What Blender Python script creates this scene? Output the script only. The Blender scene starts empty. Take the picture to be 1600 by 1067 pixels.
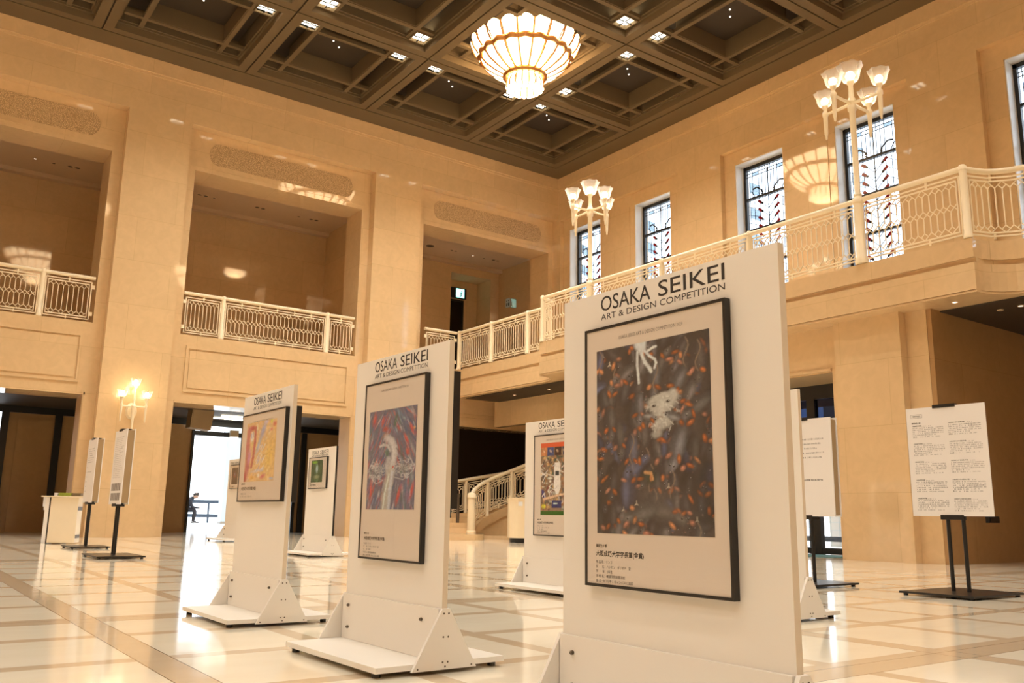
import bpy, bmesh, math, random
import numpy as np
from mathutils import Vector, Matrix
R = math.radians
random.seed(7)
sc = bpy.context.scene
col = sc.collection

# ------------------------------------------------------------------ camera, world, exposure
FOCAL, YAW, PITCH, ROLL = 1363.384, 54.371, 11.2745, 0.9112
CAMZ = 0.635
cd = bpy.data.cameras.new('camera'); cam = bpy.data.objects.new('camera', cd); col.objects.link(cam)
cd.sensor_width = 36.0; cd.lens = FOCAL * 36.0 / 1600.0; cd.clip_start = 0.05; cd.clip_end = 400
fw = Vector((math.cos(R(YAW)) * math.cos(R(PITCH)), math.sin(R(YAW)) * math.cos(R(PITCH)), math.sin(R(PITCH))))
rt0 = Vector((math.sin(R(YAW)), -math.cos(R(YAW)), 0)); up0 = rt0.cross(fw)
rt = rt0 * math.cos(R(ROLL)) + up0 * math.sin(R(ROLL)); up = rt.cross(fw)
mw = Matrix((rt, up, -fw)).transposed().to_4x4(); mw.translation = (0, 0, CAMZ)
cam.matrix_world = mw
sc.camera = cam
vs = sc.view_settings
vs.view_transform = 'Standard'; vs.look = 'None'; vs.gamma = 1.0; vs.use_curve_mapping = False
vs.exposure = 0.30
world = bpy.data.worlds.new('daylight'); sc.world = world; world.use_nodes = True
bg = world.node_tree.nodes['Background']
bg.inputs[0].default_value = (0.88, 0.94, 1.0, 1); bg.inputs[1].default_value = 3.0
CHAND = 8.0          # radiance of the chandelier shades
DOWN = 54.0          # power of one beam-crossing downlight
def portal(name, loc, rot, sx, sy):
    """marks a daylight opening so the sky is sampled through it"""
    l = bpy.data.lights.new(name, 'AREA'); l.shape = 'RECTANGLE'; l.size = sx; l.size_y = sy; l.cycles.is_portal = True
    o = bpy.data.objects.new(name, l); o.location = loc; o.rotation_euler = rot; col.objects.link(o)
for y in (20.67, 17.61, 13.71, 10.69, 6.73, 3.73): portal('window_portal', (18.24, y, 7.7), (0, R(90), 0), 4.5, 1.55)
portal('entrance_portal', (15.2, 11.4, 1.55), (0, R(90), 0), 3.0, 4.6)
portal('lobby_portal', (9.1, 27.3, 1.6), (R(-90), 0, 0), 3.2, 3.1)

# ------------------------------------------------------------------ materials
M = {}
def lin(c):
    c = c / 255.0
    return c / 12.92 if c <= 0.04045 else ((c + 0.055) / 1.055) ** 2.4
def nodes_of(name):
    m = bpy.data.materials.new(name); m.use_nodes = True
    nt = m.node_tree; b = nt.nodes['Principled BSDF']
    M[name] = m
    return m, nt, b
def add_variation(nt, b, c, amt, scale, detail=4, stretch=None):
    tc = nt.nodes.new('ShaderNodeTexCoord'); n = nt.nodes.new('ShaderNodeTexNoise')
    n.inputs['Scale'].default_value = scale; n.inputs['Detail'].default_value = detail
    if stretch:
        mp = nt.nodes.new('ShaderNodeMapping'); mp.inputs['Scale'].default_value = stretch
        nt.links.new(tc.outputs['Object'], mp.inputs['Vector']); nt.links.new(mp.outputs[0], n.inputs['Vector'])
    else:
        nt.links.new(tc.outputs['Object'], n.inputs['Vector'])
    mx = nt.nodes.new('ShaderNodeMix'); mx.data_type = 'RGBA'
    mx.inputs[6].default_value = tuple(v * (1 - amt) for v in c) + (1,)
    mx.inputs[7].default_value = tuple(min(1, v * (1 + amt)) for v in c) + (1,)
    nt.links.new(n.outputs['Fac'], mx.inputs[0])
    nt.links.new(mx.outputs[2], b.inputs['Base Color'])
    return mx, tc, n
def mat(name, c, rough=0.5, metal=0.0, var=0.05, scale=3.0, spec=0.5, coat=0.0, emit=None, es=0.0):
    m, nt, b = nodes_of(name)
    b.inputs['Base Color'].default_value = (*c, 1)
    b.inputs['Roughness'].default_value = rough; b.inputs['Metallic'].default_value = metal
    b.inputs['Specular IOR Level'].default_value = spec
    b.inputs['Coat Weight'].default_value = coat; b.inputs['Coat Roughness'].default_value = 0.03
    if var: add_variation(nt, b, c, var, scale)
    if emit: b.inputs['Emission Color'].default_value = (*emit, 1); b.inputs['Emission Strength'].default_value = es
    return m
def marble(name, c, axis, rough, row=1.09, width=1.75, joint=0.95, var=0.06, spec=0.5):
    """polished stone slabs; axis = the horizontal coordinate that runs along the wall"""
    m, nt, b = nodes_of(name)
    L = nt.links
    mx, tc, n = add_variation(nt, b, c, var, 0.9, 6)
    sep = nt.nodes.new('ShaderNodeSeparateXYZ'); L.new(tc.outputs['Object'], sep.inputs[0])
    cmb = nt.nodes.new('ShaderNodeCombineXYZ'); L.new(sep.outputs['XY'.index(axis)], cmb.inputs[0]); L.new(sep.outputs[2], cmb.inputs[1])
    br = nt.nodes.new('ShaderNodeTexBrick'); L.new(cmb.outputs[0], br.inputs['Vector'])
    br.inputs['Scale'].default_value = 1.0; br.inputs['Brick Width'].default_value = width; br.inputs['Row Height'].default_value = row
    br.inputs['Mortar Size'].default_value = 0.006; br.inputs['Mortar Smooth'].default_value = 0.2
    br.inputs['Color1'].default_value = (0.94, 0.94, 0.94, 1); br.inputs['Color2'].default_value = (1, 1, 1, 1)
    br.inputs['Mortar'].default_value = (joint * 0.9, joint * 0.88, joint * 0.85, 1)
    mul = nt.nodes.new('ShaderNodeMix'); mul.data_type = 'RGBA'; mul.blend_type = 'MULTIPLY'; mul.inputs[0].default_value = 1.0
    L.new(mx.outputs[2], mul.inputs[6]); L.new(br.outputs['Color'], mul.inputs[7])
    # cloudy mottling of the stone
    n2 = nt.nodes.new('ShaderNodeTexNoise'); n2.inputs['Scale'].default_value = 4.5; n2.inputs['Detail'].default_value = 8; n2.inputs['Distortion'].default_value = 1.2
    L.new(tc.outputs['Object'], n2.inputs['Vector'])
    rp = nt.nodes.new('ShaderNodeMapRange'); rp.inputs[1].default_value = 0.35; rp.inputs[2].default_value = 0.7; rp.inputs[3].default_value = 0.96; rp.inputs[4].default_value = 1.03
    L.new(n2.outputs['Fac'], rp.inputs[0])
    m2 = nt.nodes.new('ShaderNodeMix'); m2.data_type = 'RGBA'; m2.blend_type = 'MULTIPLY'; m2.inputs[0].default_value = 1.0
    L.new(mul.outputs[2], m2.inputs[6]); L.new(rp.outputs[0], m2.inputs[7]); L.new(m2.outputs[2], b.inputs['Base Color'])
    b.inputs['Roughness'].default_value = rough; b.inputs['Specular IOR Level'].default_value = spec
    return m
STONE = (0.77, 0.545, 0.305)
marble('stone_x', STONE, 'X', 0.045, spec=0.85); marble('stone_y', STONE, 'Y', 0.045, spec=0.85)
marble('stone_reveal', (0.50, 0.31, 0.15), 'Y', 0.16)
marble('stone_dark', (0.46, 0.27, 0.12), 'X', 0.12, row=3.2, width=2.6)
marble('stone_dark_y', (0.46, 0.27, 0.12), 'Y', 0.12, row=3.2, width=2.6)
mat('stone_soffit', (0.66, 0.47, 0.27), 0.25, var=0.05)
mat('dimmed_jamb_stone', (0.60, 0.40, 0.20), 0.45, spec=0.2)
mat('plaster', (0.70, 0.52, 0.34), 0.7, var=0.03)
mat('ceiling_paint', (0.18, 0.128, 0.070), 0.85, var=0.05, scale=1.2, spec=0.15)
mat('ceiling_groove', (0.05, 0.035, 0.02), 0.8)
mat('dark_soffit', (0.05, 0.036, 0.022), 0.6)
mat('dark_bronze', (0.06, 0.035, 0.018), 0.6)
mat('dark_door_and_shade', (0.022, 0.014, 0.009), 0.8, spec=0.1)
mat('rail_cream', (0.93, 0.80, 0.57), 0.32, var=0.04, scale=6)
mat('white_board', (0.89, 0.84, 0.76), 0.42, var=0.015, scale=2)
mat('board_edge', (0.78, 0.66, 0.50), 0.5)
mat('frame_black', (0.018, 0.015, 0.013), 0.35)
mat('paper', (0.86, 0.78, 0.70), 0.6, var=0.01)
mat('ink', (0.035, 0.028, 0.024), 0.6, var=0)
mat('ink_grey', (0.22, 0.19, 0.17), 0.6, var=0)
mat('sign_board', (0.88, 0.84, 0.80), 0.5, var=0.01)
mat('black_metal', (0.02, 0.019, 0.018), 0.3, 0.2)
mat('door_black', (0.012, 0.012, 0.013), 0.3)
mat('brass', (0.52, 0.24, 0.075), 0.3, 0.9, var=0.15, scale=20)
mat('steel', (0.5, 0.48, 0.44), 0.3, 0.9)
mat('screw', (0.16, 0.13, 0.10), 0.4, 0.8, var=0)
mat('reveal_daylit', (0.86, 0.84, 0.78), 0.3, var=0.06, scale=2)
mat('red_glass', (0.25, 0.012, 0.015), 0.15, var=0)
mat('smoke_glass', (0.02, 0.02, 0.022), 0.15, var=0)
mat('counter_cream', (0.86, 0.72, 0.50), 0.35)
mat('lectern_cream', (0.90, 0.78, 0.58), 0.4)
mat('cloth_white', (0.8, 0.8, 0.82), 0.8)
mat('paper_green', (0.36, 0.42, 0.05), 0.5, var=0.5, scale=40)
mat('paper_brown', (0.22, 0.15, 0.07), 0.5, var=0.5, scale=60)
mat('speaker_tan', (0.42, 0.29, 0.15), 0.6)
mat('mat_teal', (0.10, 0.22, 0.22), 0.9, var=0.2, scale=30)
mat('outdoor_paving', (0.78, 0.80, 0.82), 0.25, var=0.06)
mat('rail_navy', (0.05, 0.08, 0.12), 0.4)
mat('pale_panel', (0.62, 0.72, 0.78), 0.4)
mat('cloth_navy', (0.012, 0.015, 0.025), 0.8); mat('skin', (0.45, 0.26, 0.17), 0.5); mat('hair', (0.012, 0.010, 0.010), 0.5)
mat('shoe_white', (0.6, 0.6, 0.62), 0.6); mat('shoe_dark', (0.03, 0.03, 0.035), 0.5)
mat('shade_lit', (0.9, 0.8, 0.65), 0.4, var=0, emit=(1.0, 0.70, 0.39), es=CHAND)
mat('bulb', (1, 0.9, 0.7), 0.4, var=0, emit=(1.0, 0.86, 0.62), es=8)
mat('downlight_glow', (1, 1, 1), 0.4, var=0, emit=(1.0, 0.92, 0.72), es=5)
mat('pin_glow', (1, 1, 1), 0.4, var=0, emit=(1.0, 0.92, 0.8), es=2)
mat('exit_glow', (0.1, 0.5, 0.4), 0.4, var=0, emit=(0.35, 1.0, 0.85), es=2.2)
mat('sign_glow', (0.7, 0.75, 0.8), 0.4, var=0)
def clear_glass(name, tint, refl=0.06, rough=0.0):
    m = bpy.data.materials.new(name); m.use_nodes = True; nt = m.node_tree; nt.nodes.clear()
    o = nt.nodes.new('ShaderNodeOutputMaterial'); t = nt.nodes.new('ShaderNodeBsdfTransparent'); g = nt.nodes.new('ShaderNodeBsdfGlossy')
    t.inputs[0].default_value = (*tint, 1); g.inputs['Roughness'].default_value = rough
    f = nt.nodes.new('ShaderNodeLayerWeight'); f.inputs[0].default_value = 0.5
    pw = nt.nodes.new('ShaderNodeMath'); pw.operation = 'POWER'; pw.inputs[1].default_value = 5.0; nt.links.new(f.outputs['Facing'], pw.inputs[0])
    ma = nt.nodes.new('ShaderNodeMath'); ma.operation = 'MULTIPLY_ADD'; ma.inputs[1].default_value = 0.9; ma.inputs[2].default_value = refl * 0.6; nt.links.new(pw.outputs[0], ma.inputs[0])
    mx = nt.nodes.new('ShaderNodeMixShader'); nt.links.new(ma.outputs[0], mx.inputs[0]); nt.links.new(t.outputs[0], mx.inputs[1]); nt.links.new(g.outputs[0], mx.inputs[2])
    nt.links.new(mx.outputs[0], o.inputs[0]); M[name] = m
clear_glass('clear_glass', (0.97, 0.98, 0.98)); clear_glass('acrylic', (0.985, 0.98, 0.97)); clear_glass('pane_glass', (0.92, 0.95, 0.98))
clear_glass('grey_glass', (0.50, 0.56, 0.60)); clear_glass('dusk_glass', (0.10, 0.14, 0.22))
def frosted(name, c, clear):
    m = bpy.data.materials.new(name); m.use_nodes = True; nt = m.node_tree; nt.nodes.clear()
    o = nt.nodes.new('ShaderNodeOutputMaterial'); t = nt.nodes.new('ShaderNodeBsdfTransparent'); d = nt.nodes.new('ShaderNodeBsdfTranslucent'); g = nt.nodes.new('ShaderNodeBsdfGlossy')
    d.inputs[0].default_value = (*c, 1); g.inputs['Roughness'].default_value = .15; t.inputs[0].default_value = (.98, .96, .92, 1)
    lw = nt.nodes.new('ShaderNodeLayerWeight'); lw.inputs[0].default_value = .35
    m1 = nt.nodes.new('ShaderNodeMixShader'); m1.inputs[0].default_value = .25; nt.links.new(d.outputs[0], m1.inputs[1]); nt.links.new(g.outputs[0], m1.inputs[2])
    mr = nt.nodes.new('ShaderNodeMapRange'); mr.inputs[3].default_value = 1 - clear; mr.inputs[4].default_value = .95; nt.links.new(lw.outputs['Facing'], mr.inputs[0])
    mx = nt.nodes.new('ShaderNodeMixShader'); nt.links.new(mr.outputs[0], mx.inputs[0]); nt.links.new(t.outputs[0], mx.inputs[1]); nt.links.new(m1.outputs[0], mx.inputs[2])
    nt.links.new(mx.outputs[0], o.inputs[0]); M[name] = m
frosted('tulip_glass', (0.95, 0.88, 0.78), 0.76)
def stone_floor():
    m, nt, b = nodes_of('floor_stone'); L = nt.links
    tc = nt.nodes.new('ShaderNodeTexCoord'); sep = nt.nodes.new('ShaderNodeSeparateXYZ'); L.new(tc.outputs['Object'], sep.inputs[0])
    def math_(op, a, bb=None):
        n = nt.nodes.new('ShaderNodeMath'); n.operation = op
        if isinstance(a, (int, float)): n.inputs[0].default_value = a
        else: L.new(a, n.inputs[0])
        if bb is not None:
            if isinstance(bb, (int, float)): n.inputs[1].default_value = bb
            else: L.new(bb, n.inputs[1])
        return n.outputs[0]
    def band(coord, off, period, width):       # 1 inside a strip of that width centred on off + k*period
        u = math_('SUBTRACT', coord, off - period / 2)
        f = math_('FLOORED_MODULO', u, period)
        d = math_('ABSOLUTE', math_('SUBTRACT', f, period / 2))
        return math_('LESS_THAN', d, width / 2), d
    P = 0.835
    bx, dx = band(sep.outputs[0], 1.06, P, 0.105); by, dy = band(sep.outputs[1], 4.15, P, 0.105)
    wx, dwx = band(sep.outputs[0], 1.08, P * 4, 0.15); wy, dwy = band(sep.outputs[1], 2.36, P * 4, 0.17)
    strip = math_('MAXIMUM', math_('MAXIMUM', bx, by), math_('MULTIPLY', math_('MAXIMUM', wx, wy), 1.0))
    j1 = math_('LESS_THAN', math_('ABSOLUTE', math_('SUBTRACT', dwx, 0.075)), 0.0028)
    j2 = math_('LESS_THAN', math_('ABSOLUTE', math_('SUBTRACT', dwy, 0.085)), 0.0028)
    joint = math_('MAXIMUM', j1, j2)
    n = nt.nodes.new('ShaderNodeTexNoise'); n.inputs['Scale'].default_value = 1.6; n.inputs['Detail'].default_value = 7; n.inputs['Distortion'].default_value = 0.6
    mp = nt.nodes.new('ShaderNodeMapping'); mp.inputs['Scale'].default_value = (1, 4, 1); L.new(tc.outputs['Object'], mp.inputs['Vector']); L.new(mp.outputs[0], n.inputs['Vector'])
    def mixc(f, a, c):
        x = nt.nodes.new('ShaderNodeMix'); x.data_type = 'RGBA'; L.new(f, x.inputs[0])
        for k, v in ((6, a), (7, c)):
            if isinstance(v, tuple): x.inputs[k].default_value = (*v, 1)
            else: L.new(v, x.inputs[k])
        return x.outputs[2]
    pale = mixc(n.outputs['Fac'], (0.85, 0.74, 0.56), (0.95, 0.87, 0.71)); tan = mixc(n.outputs['Fac'], (0.62, 0.47, 0.31), (0.72, 0.57, 0.40))
    c = mixc(strip, pale, tan); c = mixc(joint, c, (0.22, 0.15, 0.09))
    L.new(c, b.inputs['Base Color']); b.inputs['Roughness'].default_value = 0.09; b.inputs['Specular IOR Level'].default_value = 0.62
    n3 = nt.nodes.new('ShaderNodeTexNoise'); n3.inputs['Scale'].default_value = 2.2; L.new(tc.outputs['Object'], n3.inputs['Vector'])
    bp = nt.nodes.new('ShaderNodeBump'); bp.inputs['Strength'].default_value = 0.02; bp.inputs['Distance'].default_value = 0.05
    L.new(n3.outputs['Fac'], bp.inputs['Height']); L.new(bp.outputs[0], b.inputs['Normal'])
stone_floor()
def grille_mat():
    m, nt, b = nodes_of('grille_dark'); L = nt.links
    tc = nt.nodes.new('ShaderNodeTexCoord'); v = nt.nodes.new('ShaderNodeTexVoronoi'); v.inputs['Scale'].default_value = 9.0; v.inputs['Randomness'].default_value = 0.12
    L.new(tc.outputs['Object'], v.inputs['Vector'])
    cr = nt.nodes.new('ShaderNodeValToRGB'); cr.color_ramp.elements[0].position = 0.22; cr.color_ramp.elements[0].color = (0.22, 0.15, 0.08, 1)
    cr.color_ramp.elements[1].position = 0.36; cr.color_ramp.elements[1].color = (0.05, 0.034, 0.019, 1)
    L.new(v.outputs['Distance'], cr.inputs[0]); L.new(cr.outputs[0], b.inputs['Base Color']); b.inputs['Roughness'].default_value = 0.7
grille_mat()
def frieze_mat():
    m, nt, b = nodes_of('carved_stone'); L = nt.links
    tc = nt.nodes.new('ShaderNodeTexCoord'); v = nt.nodes.new('ShaderNodeTexVoronoi'); v.feature = 'DISTANCE_TO_EDGE'; v.inputs['Scale'].default_value = 25
    mp = nt.nodes.new('ShaderNodeMapping'); mp.inputs['Scale'].default_value = (1, 0.05, 1.15); L.new(tc.outputs['Object'], mp.inputs[0]); L.new(mp.outputs[0], v.inputs['Vector'])
    cr = nt.nodes.new('ShaderNodeValToRGB'); cr.color_ramp.elements[0].position = 0.02; cr.color_ramp.elements[0].color = (0.42, 0.265, 0.12, 1)
    cr.color_ramp.elements[1].position = 0.22; cr.color_ramp.elements[1].color = (*STONE, 1)
    L.new(v.outputs['Distance'], cr.inputs[0]); L.new(cr.outputs[0], b.inputs['Base Color']); b.inputs['Roughness'].default_value = 0.5
    bp = nt.nodes.new('ShaderNodeBump'); bp.inputs['Strength'].default_value = 0.8; bp.inputs['Distance'].default_value = 0.03
    L.new(v.outputs['Distance'], bp.inputs['Height']); L.new(bp.outputs[0], b.inputs['Normal'])
frieze_mat()
def paint_mat():
    m, nt, b = nodes_of('painting')
    a = nt.nodes.new('ShaderNodeVertexColor'); a.layer_name = 'paint'
    nt.links.new(a.outputs['Color'], b.inputs['Base Color']); b.inputs['Roughness'].default_value = 0.55
paint_mat()

# ------------------------------------------------------------------ mesh helpers
class MB:
    def __init__(s): s.v = []; s.f = []
    def add(s, vs, fs):
        o = len(s.v); s.v += [tuple(p) for p in vs]; s.f += [tuple(i + o for i in f) for f in fs]; return s
    def box(s, x0, x1, y0, y1, z0, z1):
        if x0 > x1: x0, x1 = x1, x0
        if y0 > y1: y0, y1 = y1, y0
        if z0 > z1: z0, z1 = z1, z0
        return s.add([(x0, y0, z0), (x1, y0, z0), (x1, y1, z0), (x0, y1, z0), (x0, y0, z1), (x1, y0, z1), (x1, y1, z1), (x0, y1, z1)],
                     [(3, 2, 1, 0), (4, 5, 6, 7), (0, 1, 5, 4), (1, 2, 6, 5), (2, 3, 7, 6), (3, 0, 4, 7)])
    def strip(s, p, q, nrm, w, d, ext=0.0):
        p = Vector(p); q = Vector(q); n = Vector(nrm).normalized(); u = (q - p).normalized(); p = p - u * ext; q = q + u * ext
        t = u.cross(n).normalized() * w / 2; n = n * d / 2
        return s.add([p - t - n, p + t - n, p + t + n, p - t + n, q - t - n, q + t - n, q + t + n, q - t + n],
                     [(0, 1, 2, 3), (7, 6, 5, 4), (0, 4, 5, 1), (1, 5, 6, 2), (2, 6, 7, 3), (3, 7, 4, 0)])
    def tube(s, pts, r, n=10, cap=True):
        pts = [Vector(p) for p in pts]; rs = r if isinstance(r, (list, tuple)) else [r] * len(pts)
        o = len(s.v); prev = None
        for i, p in enumerate(pts):
            t = (pts[min(i + 1, len(pts) - 1)] - pts[max(i - 1, 0)]).normalized()
            if prev is None:
                a = Vector((0, 0, 1)) if abs(t.z) < 0.9 else Vector((1, 0, 0)); e1 = t.cross(a).normalized()
            else: e1 = (prev - t * prev.dot(t)).normalized()
            prev = e1; e2 = t.cross(e1)
            for k in range(n):
                an = 2 * math.pi * k / n; s.v.append(tuple(p + (e1 * math.cos(an) + e2 * math.sin(an)) * rs[i]))
        for i in range(len(pts) - 1):
            for k in range(n):
                a = o + i * n + k; b = o + i * n + (k + 1) % n; s.f.append((a, b, b + n, a + n))
        if cap:
            s.f.append(tuple(o + k for k in range(n))[::-1]); s.f.append(tuple(o + (len(pts) - 1) * n + k for k in range(n)))
        return s
    def lathe(s, prof, c=(0, 0, 0), n=24, lobe=None):
        o = len(s.v)
        for (r, z) in prof:
            for k in range(n):
                a = 2 * math.pi * k / n; dz = dr = 0
                if lobe: dr, dz = lobe(a, r, z)
                s.v.append((c[0] + (r + dr) * math.cos(a), c[1] + (r + dr) * math.sin(a), c[2] + z + dz))
        for i in range(len(prof) - 1):
            for k in range(n):
                a = o + i * n + k; b = o + i * n + (k + 1) % n; s.f.append((a, b, b + n, a + n))
        return s
    def prism(s, poly, axis, a, b):
        """polygon in the two other axes, extruded along axis from a to b"""
        n = len(poly)
        def pt(u, v, w): return {'x': (w, u, v), 'y': (u, w, v), 'z': (u, v, w)}[axis]
        return s.add([pt(u, v, a) for u, v in poly] + [pt(u, v, b) for u, v in poly],
                     [tuple(range(n))[::-1], tuple(range(n, 2 * n))] + [(i, (i + 1) % n, n + (i + 1) % n, n + i) for i in range(n)])
    def grid(s, fn, nu, nv):
        o = len(s.v)
        for j in range(nv + 1):
            for i in range(nu + 1): s.v.append(tuple(fn(i / nu, j / nv)))
        for j in range(nv):
            for i in range(nu):
                a = o + j * (nu + 1) + i; s.f.append((a, a + 1, a + nu + 2, a + nu + 1))
        return s
    def mesh(s, name, m, smooth=False, org=(0, 0, 0)):
        me = bpy.data.meshes.new(name)
        me.from_pydata([(p[0] - org[0], p[1] - org[1], p[2] - org[2]) for p in s.v], [], s.f)
        bm = bmesh.new(); bm.from_mesh(me); bmesh.ops.recalc_face_normals(bm, faces=bm.faces); bm.to_mesh(me); bm.free()
        if m: me.materials.append(M[m])
        if smooth:
            me.polygons.foreach_set('use_smooth', [True] * len(me.polygons))
            if smooth != 'all': me.set_sharp_from_angle(angle=R(40))
        return me
    def build(s, name, m, parent=None, smooth=False, local=False):
        org = (0, 0, 0)
        if parent is not None and not local:
            p = parent; org = Vector((0, 0, 0))
            while p is not None: org += p.location; p = p.parent
        o = bpy.data.objects.new(name, s.mesh(name, m, smooth, org)); col.objects.link(o)
        if parent is not None: o.parent = parent
        return o
def tag(o, label=None, cat=None, group=None, kind=None):
    if label: o['label'] = label
    if cat: o['category'] = cat
    if group: o['group'] = group
    if kind: o['kind'] = kind
    return o
def thing(name, label, cat, loc, rz=0.0, group=None):
    e = bpy.data.objects.new(name, None); e.empty_display_size = 0.2; col.objects.link(e)
    e.location = loc; e.rotation_euler = (0, 0, rz)
    return tag(e, label, cat, group)
def struct(mb, name, m, smooth=False): return tag(mb.build(name, m, None, smooth), kind='structure')
def copy_tree(o, parent=None):
    c = o.copy(); col.objects.link(c); c.parent = parent
    for ch in list(o.children): copy_tree(ch, c)
    return c
def at(px, py, ax, v):
    """the scene point seen at photo pixel (px, py) on the plane axis ax = v"""
    d = fw * FOCAL + rt * (px - 800) - up * (py - 533.5)
    t = (v - (0, 0, CAMZ)[ax]) / d[ax]
    return Vector((0, 0, CAMZ)) + d * t
dg = bpy.context.evaluated_depsgraph_get
def text(name, s, m, parent, x, z, y, w=None, h=None, align='LEFT', bold=0.0, res=3):
    """flat lettering on the parent's front face (reads towards -y); x,z = lower left corner; w,h = size it is fitted to"""
    c = bpy.data.curves.new('lettering', 'FONT'); c.body = s; c.resolution_u = res; c.fill_mode = 'FRONT'; c.offset = bold
    o = bpy.data.objects.new('lettering', c); col.objects.link(o)
    bpy.context.view_layer.update()
    me = bpy.data.meshes.new_from_object(o.evaluated_get(dg())); bpy.data.objects.remove(o)
    n = len(me.vertices); co = np.empty(n * 3); me.vertices.foreach_get('co', co); co = co.reshape(-1, 3)
    mn = co.min(0); mxx = co.max(0); sz = mxx - mn
    k = (h / sz[1]) if h else (w / sz[0]); kx = (w / sz[0]) if w else k
    if not h: k = kx
    out = np.zeros_like(co); out[:, 0] = x + (co[:, 0] - mn[0]) * kx; out[:, 1] = y; out[:, 2] = z + (co[:, 1] - mn[1]) * k
    me.vertices.foreach_set('co', out.ravel()); me.materials.clear(); me.materials.append(M[m]); me.update()
    me.name = name
    o = bpy.data.objects.new(name, me); col.objects.link(o); o.parent = parent
    return o
# ------------------------------------------------------------------ room shell
YL, YR = 21.86, 22.16          # left wall: pilaster faces, recessed bays
XW, XR = 17.50, 17.65          # window wall: pilaster faces, recessed bays
ZC = 11.82
XMIN, YMIN = -9.0, -8.0
# floor: hall, passages under the galleries and the vestibules
mb = MB(); mb.box(XMIN, 17.6, YMIN, 27.4, -0.25, 0.0); struct(mb, 'floor', 'floor_stone')

# --- left wall (runs along x)
mb = MB()
BAYS = [(-1.35, 3.93, -1.10, 3.69, 3.66), (5.45, 10.705, 5.70, 10.46, 10.44), (12.23, 17.50, 12.52, 17.32, 17.2)]
mb.box(XMIN, 18.6, YL, 23.16, 10.39, 12.2)                       # plain zone under the ceiling
for x0, x1 in ((XMIN, -1.35), (3.93, 5.45), (10.705, 12.23)): mb.box(x0, x1, YL, YR, 0, 10.39)
for x0, x1 in ((XMIN, -1.10), (3.69, 5.70), (10.46, 12.52)): mb.box(x0, x1, YR, 23.16, 3.3, 10.39)
for x0, x1 in ((XMIN, -1.10), (3.66, 5.69), (10.44, 12.52)): mb.box(x0, x1, YR, 22.85, 0, 3.3)
for (x0, x1, o0, o1, d1) in BAYS:
    mb.box(o0, o1, YR, 23.16, 9.28, 10.39)                        # head above the gallery opening
    mb.box(o0, o1, YR, 23.16, 3.235, 4.95)                        # spandrel between door and gallery
struct(mb, 'wall_left', 'stone_x')
mb = MB(); mb.box(XMIN, 17.5, YL - 0.05, YL, 11.45, 11.82); mb.box(XMIN, 17.5, YL - 0.02, YL, 11.38, 11.45)
struct(mb, 'trim_1', 'stone_x')
# moulded spandrel panels and carved friezes of the left wall
for i, (x0, x1, o0, o1, d1) in enumerate(BAYS):
    mb = MB(); a, b = (x0 + 0.42, x1 - 0.42)
    for (u0, u1, w0, w1) in ((a, b, 4.60, 4.68), (a, b, 3.51, 3.57), (a, a + 0.06, 3.57, 4.60), (b - 0.06, b, 3.57, 4.60)):
        mb.box(u0, u1, YR - 0.035, YR, w0, w1)
    mb.box(a + 0.10, b - 0.10, YR - 0.02, YR, 3.62, 4.56)
    struct(mb, 'trim_%d' % (2 + 2 * i), 'stone_x')
    mb = MB(); pts = []; zc, r, xa, xb = 9.84, 0.30, o0 + 0.33, o1 - 0.33
    for k in range(17): pts.append((xb - r * 0.75 + r * 0.75 * math.cos(R(-90 + k * 180 / 16)), zc + r * math.sin(R(-90 + k * 180 / 16))))
    for k in range(17): pts.append((xa + r * 0.75 + r * 0.75 * math.cos(R(90 + k * 180 / 16)), zc + r * math.sin(R(90 + k * 180 / 16))))
    mb.prism(pts, 'y', YR - 0.012, YR + 0.02)
    struct(mb, 'trim_%d' % (3 + 2 * i), 'carved_stone')
    mb = MB(); mb.box(o0, o1, YR - 0.012, YR, 9.40, 9.425); struct(mb, 'trim_%d' % (20 + i), 'stone_x')

# --- galleries behind the left wall
mb = MB(); mb.box(XMIN, 18.4, 23.1, 26.5, 4.55, 4.93); struct(mb, 'floor_gallery', 'stone_soffit')
mb = MB(); mb.box(XMIN, 18.4, 23.16, 26.6, 9.78, 9.98); mb.box(XMIN, 18.4, 26.28, 26.5, 9.66, 9.78)
struct(mb, 'ceiling_gallery', 'plaster')
mb = MB(); mb.box(XMIN, 16.2, 26.5, 26.8, 4.9, 9.8); mb.box(17.96, 18.6, 26.5, 26.8, 4.9, 9.8); mb.box(16.2, 17.96, 26.5, 26.8, 9.38, 9.8)
mb.box(16.0, 16.2, 26.8, 27.6, 4.9, 9.8); mb.box(17.96, 18.1, 26.8, 27.6, 4.9, 9.8); mb.box(16.0, 18.1, 27.43, 27.6, 4.9, 9.8); mb.box(16.0, 18.1, 26.8, 27.5, 9.38, 9.6)
mb.box(11.25, 11.45, 23.16, 26.5, 4.9, 9.8); mb.box(4.4, 4.6, 23.16, 26.5, 4.9, 9.8); mb.box(18.34, 18.6, 22.2, 26.6, 4.9, 9.8)
mb.box(17.32, 17.5, YR, 23.16, 4.9, 10.39)
struct(mb, 'wall_gallery', 'stone_x')
mb = MB(); mb.box(16.21, 17.30, 27.36, 27.43, 4.93, 8.62); d = struct(mb, 'door_1', 'dark_door_and_shade')
mb = MB(); mb.box(16.21, 17.30, 27.33, 27.36, 8.55, 8.62); mb.box(17.22, 17.30, 27.33, 27.36, 4.93, 8.55); mb.build('door_frame', 'door_black', d)

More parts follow.
